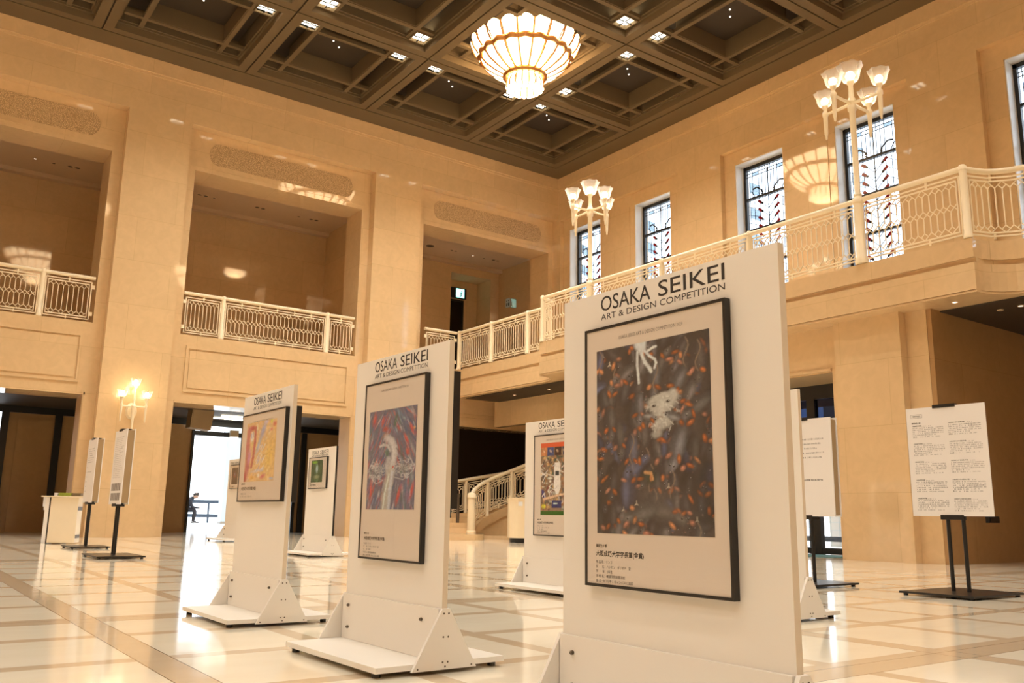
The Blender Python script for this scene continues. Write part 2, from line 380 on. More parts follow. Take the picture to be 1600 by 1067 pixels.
# --- vestibules behind the doors of the left wall (one corridor)
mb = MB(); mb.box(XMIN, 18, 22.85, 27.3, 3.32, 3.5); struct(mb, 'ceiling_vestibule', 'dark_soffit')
mb = MB()
for x0, x1 in ((2.65, 7.53), (10.75, 18.0), (XMIN, 2.15)): mb.box(x0, x1, 26.8, 27.2, 0, 3.35)  # unseen left stretch added to close the opening and cut daylight on the jamb
mb.box(XMIN, XMIN + .2, 22.85, 26.8, 0, 3.35); mb.box(17.8, 18, 22.85, 26.8, 0, 3.35)
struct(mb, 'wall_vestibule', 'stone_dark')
mb = MB(); mb.box(0.2, 17.0, 26.72, 26.8, 3.14, 3.32); mb.box(2.50, 2.68, 26.70, 26.8, 0, 3.2); mb.box(7.49, 7.55, 26.70, 26.82, 0, 3.2); mb.box(10.70, 10.80, 26.70, 26.82, 0, 3.2)
mb.box(7.6, 10.75, 26.9, 27.0, 2.86, 3.0); struct(mb, 'trim_8', 'door_black')
for nm, x0, x1, z1 in (('door_2', 3.79, 3.97, 3.14), ('door_3', 10.93, 11.09, 3.12)):
    mb = MB(); mb.box(x0, x1, 26.70, 26.8, 0, z1); struct(mb, nm, 'door_black')
mb = MB(); mb.box(2.9, 3.79, 26.76, 26.8, 0.0, 3.0); mb.box(5.75, 7.4, 26.76, 26.8, 0, 2.6); struct(mb, 'trim_9', 'stone_dark')
mb = MB(); mb.box(10.42, 10.441, YR + .01, 22.845, 0, 3.234); mb.box(3.64, 3.661, YR + .01, 22.845, 0, 3.234); struct(mb, 'trim_15', 'dimmed_jamb_stone')  # darker, duller lining added over the jambs to tone down reflected daylight
# entrance glass towards the lobby
mb = MB(); mb.box(7.55, 10.7, 26.93, 26.95, 0.02, 2.86); g = struct(mb, 'window_20', 'clear_glass')
mb = MB(); mb.box(9.62, 9.67, 26.9, 26.98, 0.0, 2.86); mb.build('mullion', 'door_black', g)

# --- window wall (runs along y)
WINS = [(19.91, 21.44), (16.87, 18.35), (12.95, 14.48), (9.93, 11.45), (5.97, 7.50), (2.97, 4.49)]
WZ0, WZ1 = 5.45, 9.95
RECS = [(16.43, 21.75), (9.50, 14.85), (2.60, 7.95)]
mb = MB()
edges = [YMIN]
ys = sorted([v for w in WINS for v in w])
mb.box(XR, 18.2, YMIN, 22.3, WZ1, 12.2); mb.box(XR, 18.2, YMIN, 22.3, 4.8, WZ0)
prev = YMIN
for a, b in sorted(WINS): mb.box(XR, 18.2, prev, a, WZ0, WZ1); prev = b
mb.box(XR, 18.2, prev, 22.3, WZ0, WZ1)
prev = YMIN
for a, b in sorted(RECS): mb.box(XW, XR, prev, a, 4.8, 10.33); prev = b
mb.box(XW, XR, prev, 22.0, 4.8, 10.33); mb.box(XW, XR, YMIN, 22.0, 10.33, 12.2)
mb.box(17.5, 18.2, 21.99, 23.2, 4.8, 10.6)
struct(mb, 'wall_right', 'stone_y')
mb = MB(); mb.box(XW - 0.05, XW, YMIN, YL, 11.45, 11.82); mb.box(XW - 0.02, XW, YMIN, YL, 11.38, 11.45); struct(mb, 'trim_10', 'stone_y')
# flat raised panels between the two windows of a bay
for i, (a, b) in enumerate(((18.35, 19.91), (11.45, 12.95), (4.49, 5.97))):
    mb = MB(); mb.box(XR - 0.02, XR, a + 0.2, b - 0.2, 5.0, 9.94); struct(mb, 'trim_%d' % (11 + i), 'stone_y')
XG = 18.02
def leaded_window(i, y0, y1):
    w = thing('window_%d' % (i + 1), None, None, (XG, (y0 + y1) / 2, WZ0)); tag(w, kind='structure')
    cy = (y0 + y1) / 2
    mb = MB()                                  # lining of the deep reveal, whitened by daylight put into its colour
    for (a, b, c, d) in ((y0, y0 + 0.02, WZ0, WZ1), (y1 - 0.02, y1, WZ0, WZ1), (y0, y1, WZ1 - 0.02, WZ1), (y0, y1, WZ0, WZ0 + 0.02)): mb.box(XR + 0.015, XG + 0.05, a, b, c, d)
    mb.build('reveal', 'reveal_daylit', w)
    mb = MB(); f = 0.075; a0, a1 = y0 + 0.02, y1 - 0.02
    mb.box(XG - .05, XG + .05, a0, a0 + f, WZ0, WZ1 - .02); mb.box(XG - .05, XG + .05, a1 - f, a1, WZ0, WZ1 - .02); mb.box(XG - .05, XG + .05, a0, a1, WZ1 - .02 - f * 1.3, WZ1 - .02)
    mb.box(XG - .05, XG + .05, a0, a1, WZ0, WZ0 + f)
    for z in (9.01, 8.13, 7.18, 6.25): mb.box(XG - .045, XG + .045, a0, a1, z - .03, z + .03)
    mb.build('frame', 'door_black', w)
    L, H0, H1 = a0 + f, WZ0 + f, WZ1 - .02 - f * 1.3; Rr = a1 - f; W = Rr - L
    mb = MB(); mb.box(XG + 0.012, XG + 0.018, L, Rr, H0, H1); mb.build('glass_pane', 'pane_glass', w)
    ld = MB(); X = (1, 0, 0)
    def ln(ya, za, yb, zb, wd=0.018): ld.strip((XG, ya, za), (XG, yb, zb), X, wd, 0.012)
    for z in (H1 - 0.10, H1 - 0.19): ln(L, z, Rr, z)
    for u in (0.06, 0.13, 0.28, 0.36, 0.44, 0.50, 0.56, 0.64, 0.72, 0.87, 0.94): ln(L + u * W, 8.95 if u not in (.06, .94, .5) else H0, L + u * W, H1, 0.013 if u != .5 else 0.024)
    rg = MB(); sg = MB(); gg = MB()
    for s in (-1, 1):
        ln(cy + s * .14 * W, 8.98, cy + s * .14 * W, 9.16, .03); ln(cy + s * .14 * W, 9.16, cy + s * .27 * W, 9.30, .036); ln(cy + s * .27 * W, 9.30, cy + s * .37 * W, 9.27, .04)
        ln(cy + s * .30 * W, 9.02, cy + s * .40 * W, 9.22, .02)
        for k in range(3):
            z = 9.00 + .055 * k; sg.strip((XG - .008, cy + s * .12 * W, z), (XG - .008, cy + s * .17 * W, z + .035), X, .035, .008)
        z = 8.92
        while z > H0 + .35:
            ln(cy, z - .30, cy + s * .21 * W, z - .02, .014); ln(cy + s * .21 * W, z - .02, cy + s * .48 * W, z - .22 if s < 0 else z + .12, .013)
            rg.strip((XG - .008, cy + s * .17 * W, z - .09), (XG - .008, cy + s * .245 * W, z - .01), X, .075, .008)
            sg.strip((XG - .008, cy + s * .13 * W, z - .13), (XG - .008, cy + s * .17 * W, z - .09), X, .06, .008)
            sg.strip((XG - .008, cy - .025, z - .20), (XG - .008, cy + .025, z - .20), X, .02, .008)
            z -= 0.225
        ln(cy + s * .21 * W, H0, cy + s * .21 * W, 8.92, .013); ln(cy + s * .33 * W, H0, cy + s * .33 * W, 8.92, .013)
    sg.box(XG - .012, XG - .004, cy - .03, cy + .03, H1 - .19, H1 - .12)
    for zc in (9.15, 8.45, 7.75, 7.0, 6.3):          # frosted grey pieces along the far edge
        gg.prism([(Rr - .30 * W, zc - .14), (Rr - .05 * W, zc + .05), (Rr - .05 * W, zc + .36), (Rr - .30 * W, zc + .17)], 'x', XG + .004, XG + .008)
    gg.box(XG + .004, XG + .008, L + .13 * W, L + .28 * W, H1 - .19, H1 - .10); gg.box(XG + .004, XG + .008, L + .72 * W, L + .87 * W, H1 - .19, H1 - .10)
    ld.build('lead_lines', 'smoke_glass', w); rg.build('red_glass_piece', 'red_glass', w); sg.build('black_glass_piece', 'smoke_glass', w); gg.build('grey_glass_piece', 'grey_glass', w)
for i, (a, b) in enumerate(WINS): leaded_window(i, a, b)

# --- lower part of the right side: pilasters, entrance, passage
mb = MB()
mb.box(13.45, 14.6, 7.28, 9.05, 0, 4.02); mb.box(13.26, 13.45, 7.64, 8.86, 0, 4.02)
mb.box(13.45, 14.6, 9.05, 13.7, 3.2, 4.02); mb.box(13.45, 14.6, 13.7, 16.0, 0, 4.02); mb.box(13.26, 13.45, 13.9, 15.1, 0, 4.02)
struct(mb, 'wall_right_lower', 'stone_y')
mb = MB(); mb.box(13.40, 13.452, 9.05, 13.7, 3.22, 3.27); mb.box(13.255, 13.262, 7.80, 8.70, 0.82, 0.835); struct(mb, 'trim_14', 'stone_y')
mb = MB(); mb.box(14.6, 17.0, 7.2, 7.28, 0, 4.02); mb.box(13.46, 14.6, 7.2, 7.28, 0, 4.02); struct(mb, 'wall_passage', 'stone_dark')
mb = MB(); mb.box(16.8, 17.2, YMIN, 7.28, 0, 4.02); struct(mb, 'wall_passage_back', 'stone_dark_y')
mb = MB(); mb.box(15.05, 15.3, 16.0, 21.86, 3.25, 4.02); mb.box(17.5, 18.2, 7.0, 8.9, 0, 4.8); mb.box(17.45, 18.2, 14.0, 23.4, 0, 4.8); mb.box(13.9, 15.05, 16.0, 16.2, 0, 4.02); mb.box(15.3, 17.5, 16.0, 16.2, 0, 4.02)
struct(mb, 'wall_stairs', 'stone_y')
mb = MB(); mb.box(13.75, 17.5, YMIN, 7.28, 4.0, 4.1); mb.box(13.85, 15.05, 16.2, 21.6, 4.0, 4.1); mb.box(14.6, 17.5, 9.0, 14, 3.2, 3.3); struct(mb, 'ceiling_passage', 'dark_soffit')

# --- gallery slab in front of the windows: projecting middle, recessed ends joined by hollow quarter curves
def slab_outline(off):
    p = [(13.65 + off, YL), (13.65 + off, 17.62)]
    for k in range(1, 9): a = R(k * 90 / 8); p.append((13.65 + off - 0.60 * (1 - math.cos(a)), 17.62 - 0.72 * math.sin(a)))
    p += [(12.95 + off, 16.90), (12.95 + off, 6.20)]
    for k in range(8, 0, -1): a = R(k * 90 / 8); p.append((13.65 + off - 0.60 * (1 - math.cos(a)), 5.48 + 0.72 * math.sin(a)))
    return p + [(13.65 + off, 5.48), (13.65 + off, YMIN), (17.6, YMIN), (17.6, YL)]
mb = MB(); mb.prism(slab_outline(0.0), 'z', 4.56, 4.86); mb.prism(slab_outline(0.07), 'z', 4.48, 4.56); mb.prism(slab_outline(0.0), 'z', 4.06, 4.48); mb.prism(slab_outline(0.012), 'z', 4.02, 4.045); mb.prism(slab_outline(0.03), 'z', 4.045, 4.06)
struct(mb, 'floor_balcony', 'stone_y')

# --- far walls of the hall behind the camera
mb = MB(); mb.box(XMIN - .3, XMIN, YMIN, 27, 0, 12.2); struct(mb, 'wall_side', 'stone_y')
mb = MB(); mb.box(XMIN, 18, YMIN - .3, YMIN, 0, 12.2); struct(mb, 'wall_rear', 'stone_x')

# --- coffered ceiling
GX = [16.80 - 3.45 * k for k in range(8)]; GY = [21.12 - 3.51 * k for k in range(9)]
mb = MB(); mb.box(XMIN, 17.5, YMIN, 22, 13.0, 13.2)
mb.box(16.83, 17.5, YMIN, 21.86, ZC, 12.2); mb.box(XMIN, 16.83, 21.15, 21.86, ZC, 12.2)
CE = struct(mb, 'ceiling', 'ceiling_paint')
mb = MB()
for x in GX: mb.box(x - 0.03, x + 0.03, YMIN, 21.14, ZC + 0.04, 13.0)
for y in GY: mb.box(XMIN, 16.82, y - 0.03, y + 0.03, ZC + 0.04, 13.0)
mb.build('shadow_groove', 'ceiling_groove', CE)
def coffer_meshes():
    hx, hy = 1.725 - 0.02, 1.755 - 0.02; ox, oy = 1.725 - 0.235, 1.755 - 0.235
    mb = MB()
    def ring(ax, ay, bx, by, z0, z1):
        mb.box(-ax, -bx, -ay, ay, z0, z1); mb.box(bx, ax, -ay, ay, z0, z1); mb.box(-bx, bx, -ay, -by, z0, z1); mb.box(-bx, bx, by, ay, z0, z1)
    ring(hx, hy, ox, oy, 0, 0.17); ring(hx, hy, ox - .05, oy - .05, 0.17, 0.22); ring(hx, hy, ox - .09, oy - .09, 0.22, 0.62)
    coffer = mb.mesh('coffer', 'ceiling_paint')
    mb = MB(); rx, ry = ox - 0.55, oy - 0.55; w = 0.055
    for s in (-1, 1):
        mb.box(s * rx - w, s * rx + w, -oy + .09, oy - .09, 0.16, 0.25); mb.box(-ox + .09, ox - .09, s * ry - w, s * ry + w, 0.161, 0.251)
        mb.box(s * (rx - w), s * (rx - w - .02), -ry + w, ry - w, 0.18, 0.62); mb.box(-rx + w, rx - w, s * (ry - w), s * (ry - w - .02), 0.18, 0.62)
    ribs = mb.mesh('rib_frame', 'ceiling_paint')
    mb = MB(); mb.box(-rx, rx, -ry, ry, 0.62, 0.66); gr = mb.mesh('grille', 'grille_dark')
    mb = MB()
    for s in (-1, 1):
        mb.box(s * rx, s * ox, -oy, oy, 0.62, 0.66); mb.box(-rx, rx, s * ry, s * oy, 0.62, 0.66)
    sl = mb.mesh('slot_back', 'dark_soffit')  # backs coloured dark, the shade of the narrow slots put into the colour
    mb = MB(); mb.lathe([(0, .60), (.02, .603), (.022, .62)], (0.12, .1, 0), 8); mb.lathe([(0, .60), (.02, .603), (.022, .62)], (-.12, -.1, 0), 8); pin = mb.mesh('pin_spot', 'pin_glow')
    return coffer, ribs, gr, sl, pin
CM = coffer_meshes()
def mobj(name, me, parent, loc=(0, 0, 0)):
    o = bpy.data.objects.new(name, me); col.objects.link(o); o.parent = parent; o.location = loc; return o
LAMP_CELL = None
ORD = ['first', 'second', 'third', 'fourth', 'fifth', 'sixth']
def downlight_meshes():
    a = 0.20
    mb = MB(); 
    for s in (-1, 1): mb.box(s * a, s * (a + .03), -a - .03, a + .03, -.03, .10); mb.box(-a, a, s * a, s * (a + .03), -.03, .10)
    fr = mb.mesh('housing', 'ceiling_paint')
    mb = MB(); mb.box(-a, a, -a, a, .06, .08); gl = mb.mesh('glowing_panel', 'downlight_glow')
    mb = MB(); mb.box(-a, a, -.012, .012, -.01, .01); mb.box(-.012, .012, -a, a, -.011, .009); br = mb.mesh('cross_bar', 'door_black')
    mb = MB(); mb.tube([(0, 0, .0), (0, 0, -.09)], [.035, .03], 10); sp = mb.mesh('spot_head', 'steel')
    return fr, gl, br, sp
DM = downlight_meshes()
def downlamp(loc, power, parent=None):
    l = bpy.data.lights.new('downlight_beam', 'AREA'); l.shape = 'DISK'; l.size = .16; l.energy = power; l.color = (1.0, .97, .88); l.spread = R(122)
    o = bpy.data.objects.new('downlight_beam', l); o.location = loc; col.objects.link(o); o.parent = parent
CH = (11.625, 15.855)
for i in range(6):
    for j in range(6):
        cx, cy = GX[i] - 1.725, GY[j] - 1.755
        c = mobj('coffer', CM[0], CE, (cx, cy, ZC)); tag(c, kind='structure')
        mobj('rib_frame', CM[1], c); mobj('grille', CM[2], c); mobj('slot_back', CM[3], c)
        ch = abs(cx - CH[0]) < .3 and abs(cy - CH[1]) < .3
        if not ch: mobj('pin_spot', CM[4], c)
        if ch: continue
        for sx in (-1, 1):
            for sy in (-1, 1):
                ex, ey = cx + sx * 1.725, cy + sy * 1.755
                if ex > 16.5 or ey > 20.8 or i > 4 or j > 4: continue
                lx, ly = cx + sx * (1.49 - .295), cy + sy * (1.52 - .295)
                v = Vector((lx, ly, ZC - CAMZ)); dz = v.dot(fw)
                if dz < 1 or abs(v.dot(rt) / dz) > 0.62 or abs(v.dot(up) / dz) > 0.42: continue
                zz = ZC + .15
                lab = 'square downlight, %s coffer from window wall, %s from left wall, towards the %s' % (
                    ORD[i], ORD[j], {(1, 1): 'far corner', (1, -1): 'window wall', (-1, 1): 'left wall', (-1, -1): 'near end'}[(sx, sy)])
                t = thing('square_downlight', lab, 'ceiling light', (lx, ly, zz), 0, 'square downlights at the crossings of the ceiling beams')
                for nm, me in zip(('housing', 'glowing_panel', 'cross_bar', 'spot_head'), DM): mobj(nm, me, t)
                downlamp((0, 0, -.04), DOWN, t)

# the same beam-crossing downlights of the rest of the hall, behind and beside the viewer
for i in range(1, 8):
    for j in range(1, 8):
        v = Vector((GX[i], GY[j], ZC - CAMZ)); dz = v.dot(fw)
        if dz > 1 and abs(v.dot(rt) / dz) < 0.66 and abs(v.dot(up) / dz) < 0.46: continue
        if (i + j) % 2 == 0: downlamp((GX[i] - .45, GY[j] - .45, ZC - .02), DOWN * 1.15)
# ------------------------------------------------------------------ balustrades
def path_frames(pts):
    pts = [Vector(p) for p in pts]; L = [0]
    for a, b in zip(pts, pts[1:]): L.append(L[-1] + (b - a).length)
    def f(s):
        s = max(0, min(L[-1], s))
        for i in range(len(pts) - 1):
            if s <= L[i + 1] or i == len(pts) - 2:
                t = (s - L[i]) / (L[i + 1] - L[i]); return pts[i].lerp(pts[i + 1], t)
    return f, L[-1]
def infill(mb, pts, z0, z1, mid):
    """ornamental panel along a ground path; z0..z1 above the path's own height (paths may climb)"""
    f, T = path_frames(pts)
    def P(s, z): return f(s) + Vector((0, 0, z))
    def nrm(s):
        d = f(min(T, s + .03)) - f(max(0, s - .03)); return Vector((d.y, -d.x, 0)).normalized()
    nseg = max(1, int(T / 0.35)) if len(pts) > 2 else 1
    def hor(s0, s1, z, w=.022, d=.022):
        for k in range(nseg):
            a, b = s0 + (s1 - s0) * k / nseg, s0 + (s1 - s0) * (k + 1) / nseg; mb.strip(P(a, z), P(b, z), nrm((a + b) / 2), w, d, .004)
    def bar(sa, za, sb, zb, w=.016, d=.016): mb.strip(P(sa, za), P(sb, zb), nrm((sa + sb) / 2), w, d, .004)
    e = 0.07
    hor(e, T - e, z1 - .075); hor(e, T - e, z0 + .02); hor(e + .05, T - e - .05, z1 - .135); hor(e + .05, T - e - .05, z0 + .075)
    for s in (e, T - e): bar(s, z0 + .02, s, z1 - .075, .022, .022)
    for s in (e + .05, T - e - .05): bar(s, z0 + .075, s, z1 - .135)
    for k in range(1, max(2, int(T / .45))):
        s = T * k / max(2, int(T / .45)); bar(s, z1 - .135, s, z1, .03); bar(s, z0 - .02, s, z0 + .075, .03)
    for s in (0.0, T):
        q = .07 if s == 0 else -.07
        for z in (z0 + .16, z1 - .19): bar(s, z, s + q, z, .09, .03)
    a, b = e + .05, T - e - .05; n = max(2, round((b - a) / 0.215)); p = (b - a) / n; hw = p * .27; hh = .058
    zt, zb = z1 - .135 - hh, z0 + .075 + hh; zm = (zt + zb) / 2
    lev = [zt, zb] + ([zm] if mid else [])
    for k in range(n):
        s = a + p * (k + .5)
        for z in lev:
            for (u0, w0, u1, w1) in ((0, hh, hw, 0), (hw, 0, 0, -hh), (0, -hh, -hw, 0), (-hw, 0, 0, hh)): bar(s + u0, z + w0, s + u1, z + w1, .013)
        for lo, hi in (((zb, zm), (zm, zt)) if mid else ((zb, zt),)): bar(s, lo + hh, s, hi - hh, .014)
    for k in range(n + 1):
        s = a + p * k
        for lo, hi in (((zb, zm), (zm, zt)) if mid else ((zb, zt),)):
            if 0 < k < n: bar(s, lo + hh * .9, s, hi - hh * .9, .014)
            for z, q in ((lo, 1), (hi, -1)):
                for g in (-1, 1):
                    if (k == 0 and g < 0) or (k == n and g > 0): continue
                    bar(s, z + q * hh * .9, s + g * (p / 2 - hw), z, .013)
def rail_post(mb, p, z0, z1, r=.055):
    mb.lathe([(0, z0), (r * 1.25, z0), (r * 1.25, z0 + .06), (r, z0 + .08), (r, z1 - .09), (r * 1.12, z1 - .085), (r * 1.12, z1 - .03), (r * .7, z1), (0, z1 + .005)], (p[0], p[1], 0), 14)
def balustrade(name, label, sections, posts, z0, z1, curves=()):
    """sections: list of (ground path, has middle diamonds); every panel, post and handrail is a part"""
    c = sections[0][0][0]
    t = thing(name, label, 'railing', (c[0], c[1], z0))
    for pts, mid in sections:
        mb = MB(); infill(mb, [(x, y, 0) for x, y in pts], z0 + .05, z1 - .03, mid); mb.build('lattice_panel', 'rail_cream', t)
        mb = MB(); q = [(x, y, z1) for x, y in pts]; mb.tube(q, .045, 10); mb.build('handrail', 'rail_cream', t, True)
    for p in posts: mb = MB(); rail_post(mb, p, z0, z1 + .06); mb.build('post', 'rail_cream', t, True)
    return t
YB = 22.24
balustrade('balustrade', 'cream lattice railing of the gallery opening above the leftmost doorway', [([(-1.05, YB), (2.55, YB)], True), ([(2.55, YB), (3.66, YB)], False)], [(2.55, YB)], 4.95, 6.03)
balustrade('balustrade', 'cream lattice railing in the gallery opening above the bright doorway', [([(5.72, YB), (6.73, YB)], False), ([(6.73, YB), (9.62, YB)], True), ([(9.62, YB), (10.43, YB)], False)], [(6.73, YB), (9.62, YB)], 4.95, 6.03)
balustrade('balustrade', 'short cream lattice railing under the gallery opening with the exit sign', [([(12.55, YB - .3), (13.66, YB - .3)], False)], [], 4.90, 6.0)
XB, XB2 = 12.985, 13.68
arcL = [(XB, 16.82)] + [(XB2 - 0.60 * (1 - math.cos(R(k * 15))), 17.60 - 0.72 * math.sin(R(k * 15))) for k in range(5, -1, -1)] + [(XB2, 18.38)]
arcR = [(XB, 6.27)] + [(XB2 - 0.60 * (1 - math.cos(R(k * 15))), 5.50 + 0.72 * math.sin(R(k * 15))) for k in range(5, -1, -1)] + [(XB2, 4.7)]
yp = [15.01, 12.69, 10.37, 8.05]
secs = [([(XB2, 21.8), (XB2, 20.1)], False), ([(XB2, 20.1), (XB2, 18.38)], False), (arcL[::-1], False), ([(XB, 16.82), (XB, yp[0])], True)]
secs += [([(XB, a), (XB, b)], True) for a, b in zip(yp, yp[1:])] + [([(XB, 8.05), (XB, 6.27)], True), (arcR, False), ([(XB2, 4.7), (XB2, 2.6)], False)]
balustrade('balustrade', 'long cream lattice railing of the gallery in front of the stained glass windows', secs,
           [(XB2, 21.8), (XB2, 20.1), (XB2, 18.38), (XB, 16.82), (XB, 12.69), (XB, 10.37), (XB, 6.27), (XB2, 4.7), (XB2, 2.6)], 4.87, 5.99)

# ------------------------------------------------------------------ lamp standards on the gallery railing
def tulip(mb, c, s):
    n = 32
    def lobe(a, r, z):
        k = max(0, (z - .05 * s) / (.2 * s)); return (0.010 * s * k * math.cos(8 * a), 0.009 * s * k * math.cos(8 * a) if z > .16 * s else 0)
    mb.lathe([(.035 * s, 0), (.10 * s, .015 * s), (.125 * s, .07 * s), (.135 * s, .13 * s), (.155 * s, .19 * s), (.18 * s, .235 * s)], c, n, lobe)
def lamp_standard(y, label):
    t = thing('lamp_standard', label, 'lamp', (XB, y, 4.87))
    mb = MB(); mb.lathe([(0, 4.87), (.11, 4.87), (.11, 4.97), (.085, 5.0), (.085, 5.93), (.105, 5.95), (.105, 6.0), (.085, 6.03), (.06, 6.06), (.075, 6.09), (.05, 6.13), (.052, 7.62), (.075, 7.65), (.075, 7.72), (.06, 7.74), (.085, 7.80), (.06, 7.86), (.045, 7.9), (.04, 8.12), (.06, 8.15), (.06, 8.19), (0, 8.2)], (XB, y, 0), 20)
    mb.build('pole', 'rail_cream', t, True)
    for dx, dy in ((0, .53), (0, -.53), (.53, 0), (-.53, 0)):
        ax, ay = XB + dx, y + dy
        mb = MB(); mb.tube([(XB, y, 7.78), (XB + dx * .5, y + dy * .5, 7.765), (ax, ay, 7.77)], [.03, .026, .022], 8); mb.build('arm', 'rail_cream', t, True)
        mb = MB(); mb.lathe([(0, 7.28), (.018, 7.30), (.022, 7.36), (.032, 7.40), (.040, 7.72), (.052, 7.74), (.052, 7.80), (.03, 7.83), (.03, 7.86), (.05, 7.90), (.06, 7.93), (0, 7.94)], (ax, ay, 0), 12); mb.build('drop_finial', 'rail_cream', t, True)
        mb = MB(); tulip(mb, (ax, ay, 7.93), 1.02); sh = mb.build('tulip_shade', 'tulip_glass', t, 'all')
        mb = MB(); mb.lathe([(0, 7.96), (.055, 7.985), (.07, 8.03), (.045, 8.075), (0, 8.085)], (ax, ay, 0), 12); mb.build('bulb', 'bulb', sh, True)
    mb = MB(); tulip(mb, (XB, y, 8.19), 1.25); sh = mb.build('tulip_shade', 'tulip_glass', t, 'all')
    mb = MB(); mb.lathe([(0, 8.22), (.065, 8.25), (.085, 8.30), (.055, 8.36), (0, 8.37)], (XB, y, 0), 12); mb.build('bulb', 'bulb', sh, True)
lamp_standard(8.05, 'cream lamp post with five glass tulip shades, the larger one nearer the right')
lamp_standard(15.01, 'cream lamp post with five glass tulip shades, the smaller one nearer the corner')

# ------------------------------------------------------------------ wall lamp on the pillar
def sconce(x, label):
    y = YL; t = thing('wall_sconce', label, 'wall lamp', (x, y, 2.9))
    mb = MB()
    for k in range(14): mb.v.append((x + .13 * math.cos(2 * math.pi * k / 14), y, 2.9 + .20 * math.sin(2 * math.pi * k / 14)))
    for k in range(14): mb.v.append((x + .09 * math.cos(2 * math.pi * k / 14), y - .05, 2.9 + .15 * math.sin(2 * math.pi * k / 14)))
    mb.f += [(k, (k + 1) % 14, 14 + (k + 1) % 14, 14 + k) for k in range(14)] + [tuple(range(14, 28))]
    mb.build('backplate', 'rail_cream', t, True)
    mb = MB(); mb.tube([(x, y - .04, 2.95), (x, y - .22, 2.98)], .022, 8); mb.tube([(x - .27, y - .22, 2.99), (x + .27, y - .22, 2.99)], .02, 8)
    mb.lathe([(0, 2.35), (.02, 2.37), (.03, 2.7), (.045, 2.95), (.06, 3.0), (.03, 3.05), (.022, 3.1), (.022, 3.42), (.05, 3.45), (.05, 3.48), (0, 3.48)], (x, y - .22, 0), 12); mb.build('stem', 'rail_cream', t, True)
    for dx, zb in ((-.27, 3.20), (.27, 3.20), (0, 3.48)):
        if dx:
            mb = MB(); mb.lathe([(0, 2.62), (.014, 2.64), (.02, 2.72), (.03, 2.98), (.04, 3.02), (.022, 3.06), (.03, 3.13), (.055, 3.18), (.055, 3.2), (0, 3.2)], (x + dx, y - .22, 0), 12); mb.build('candle_arm', 'rail_cream', t, True)
        mb = MB(); tulip(mb, (x + dx, y - .22, zb), .72); sh = mb.build('tulip_shade', 'tulip_glass', t, 'all')
        mb = MB(); mb.lathe([(0, zb + .02), (.05, zb + .05), (.055, zb + .10), (.035, zb + .14), (0, zb + .15)], (x + dx, y - .22, 0), 10); mb.build('bulb', 'bulb', sh, True)
    l = bpy.data.lights.new('sconce_light', 'POINT'); l.energy = 5; l.color = (1, .78, .46); l.shadow_soft_size = .12
    o = bpy.data.objects.new('sconce_light', l); o.location = (0, -.30, .55); col.objects.link(o); o.parent = t
    return t
sconce(4.67, 'three-armed cream wall lamp with small lit shades on the pillar above the two signs')

# ------------------------------------------------------------------ chandelier
def chandelier_meshes():
    up_ = MB(); n = 20; w = math.pi / n * .90
    def pu(u, t):
        u = u * 2 - 1; a = u * w; r = 1.10 + .20 * t + .085 * math.sqrt(max(0, 1 - u * u)) * (0.6 + .4 * math.sin(math.pi * min(1, t * 1.1)))
        return (r * math.cos(a), r * math.sin(a), -.11 + .36 * t - .09 * u * u * t * t)
    up_.grid(pu, 10, 8)
    lo = MB()
    def pl(u, t):
        u = u * 2 - 1; a = u * w; r0 = .45 + .60 * t; bl = .07 * math.sqrt(max(0, 1 - u * u)); b2 = .07 * math.sin(math.pi * t)
        r = r0 + (bl + b2) * .55; z = -.60 + .44 * t - (bl + b2) * .75
        if t > .9: z += (t - .9) * .5
        return (r * math.cos(a), r * math.sin(a), z)
    lo.grid(pl, 8, 10)
    dr = MB(); wd = math.pi / 16 * .80
    def pd(u, t):
        u = u * 2 - 1; a = u * wd; r = .345 + .075 * math.sin(math.pi * .62 * t) + .05 * math.sqrt(max(0, 1 - u * u)) - (.16 * max(0, t - .75) / .25)
        return (r * math.cos(a), r * math.sin(a), -.66 - .42 * t + .03 * u * u * t)
    dr.grid(pd, 6, 8)
    band = MB(); 
    def sc_(a, r, z): return (.028 * math.cos(20 * a), 0)
    band.lathe([(1.02, -.19), (1.10, -.21), (1.16, -.15), (1.15, -.10), (1.05, -.09), (1.02, -.19)], (0, 0, 0), 160, sc_)
    low = MB(); low.lathe([(.36, -.60), (.38, -.66), (.45, -.71), (.51, -.71), (.55, -.66), (.54, -.58), (.45, -.56), (.36, -.60)], (0, 0, 0), 64)
    core = MB(); core.lathe([(1.06, .20), (1.02, -.12), (.40, -.56), (.30, -.60), (.24, -.74), (0, -.76)], (0, 0, 0), 40)
    stem = MB(); stem.lathe([(.06, .1), (.06, .75)], (0, 0, 0), 12); stem.lathe([(.25, .60), (.12, .72), (0, .74)], (0, 0, 0), 24)
    r1 = MB(); r1.tube([(1.16, 0, -.12), (1.255, 0, 0), (1.335, 0, .17)], .022, 6)
    r3 = MB(); r3.tube([(.36, 0, -.68), (.42, 0, -.76), (.455, 0, -.86), (.45, 0, -.98)], .016, 6)
    r2_ = MB(); r2_.tube([(.50, 0, -.625), (.72, 0, -.52), (.95, 0, -.375), (1.10, 0, -.20)], .024, 6)
    return [up_.mesh('upper_petal', 'shade_lit', True), lo.mesh('lower_petal', 'shade_lit', True), dr.mesh('drop_petal', 'shade_lit', True), band.mesh('scalloped_band', 'brass', True), low.mesh('lower_ring', 'brass', True), core.mesh('inner_bowl', 'dark_bronze', True), stem.mesh('stem', 'brass', True), r1.mesh('upper_rib', 'brass', True), r2_.mesh('lower_rib', 'brass', True), r3.mesh('drop_rib', 'brass', True)]
HM = chandelier_meshes()
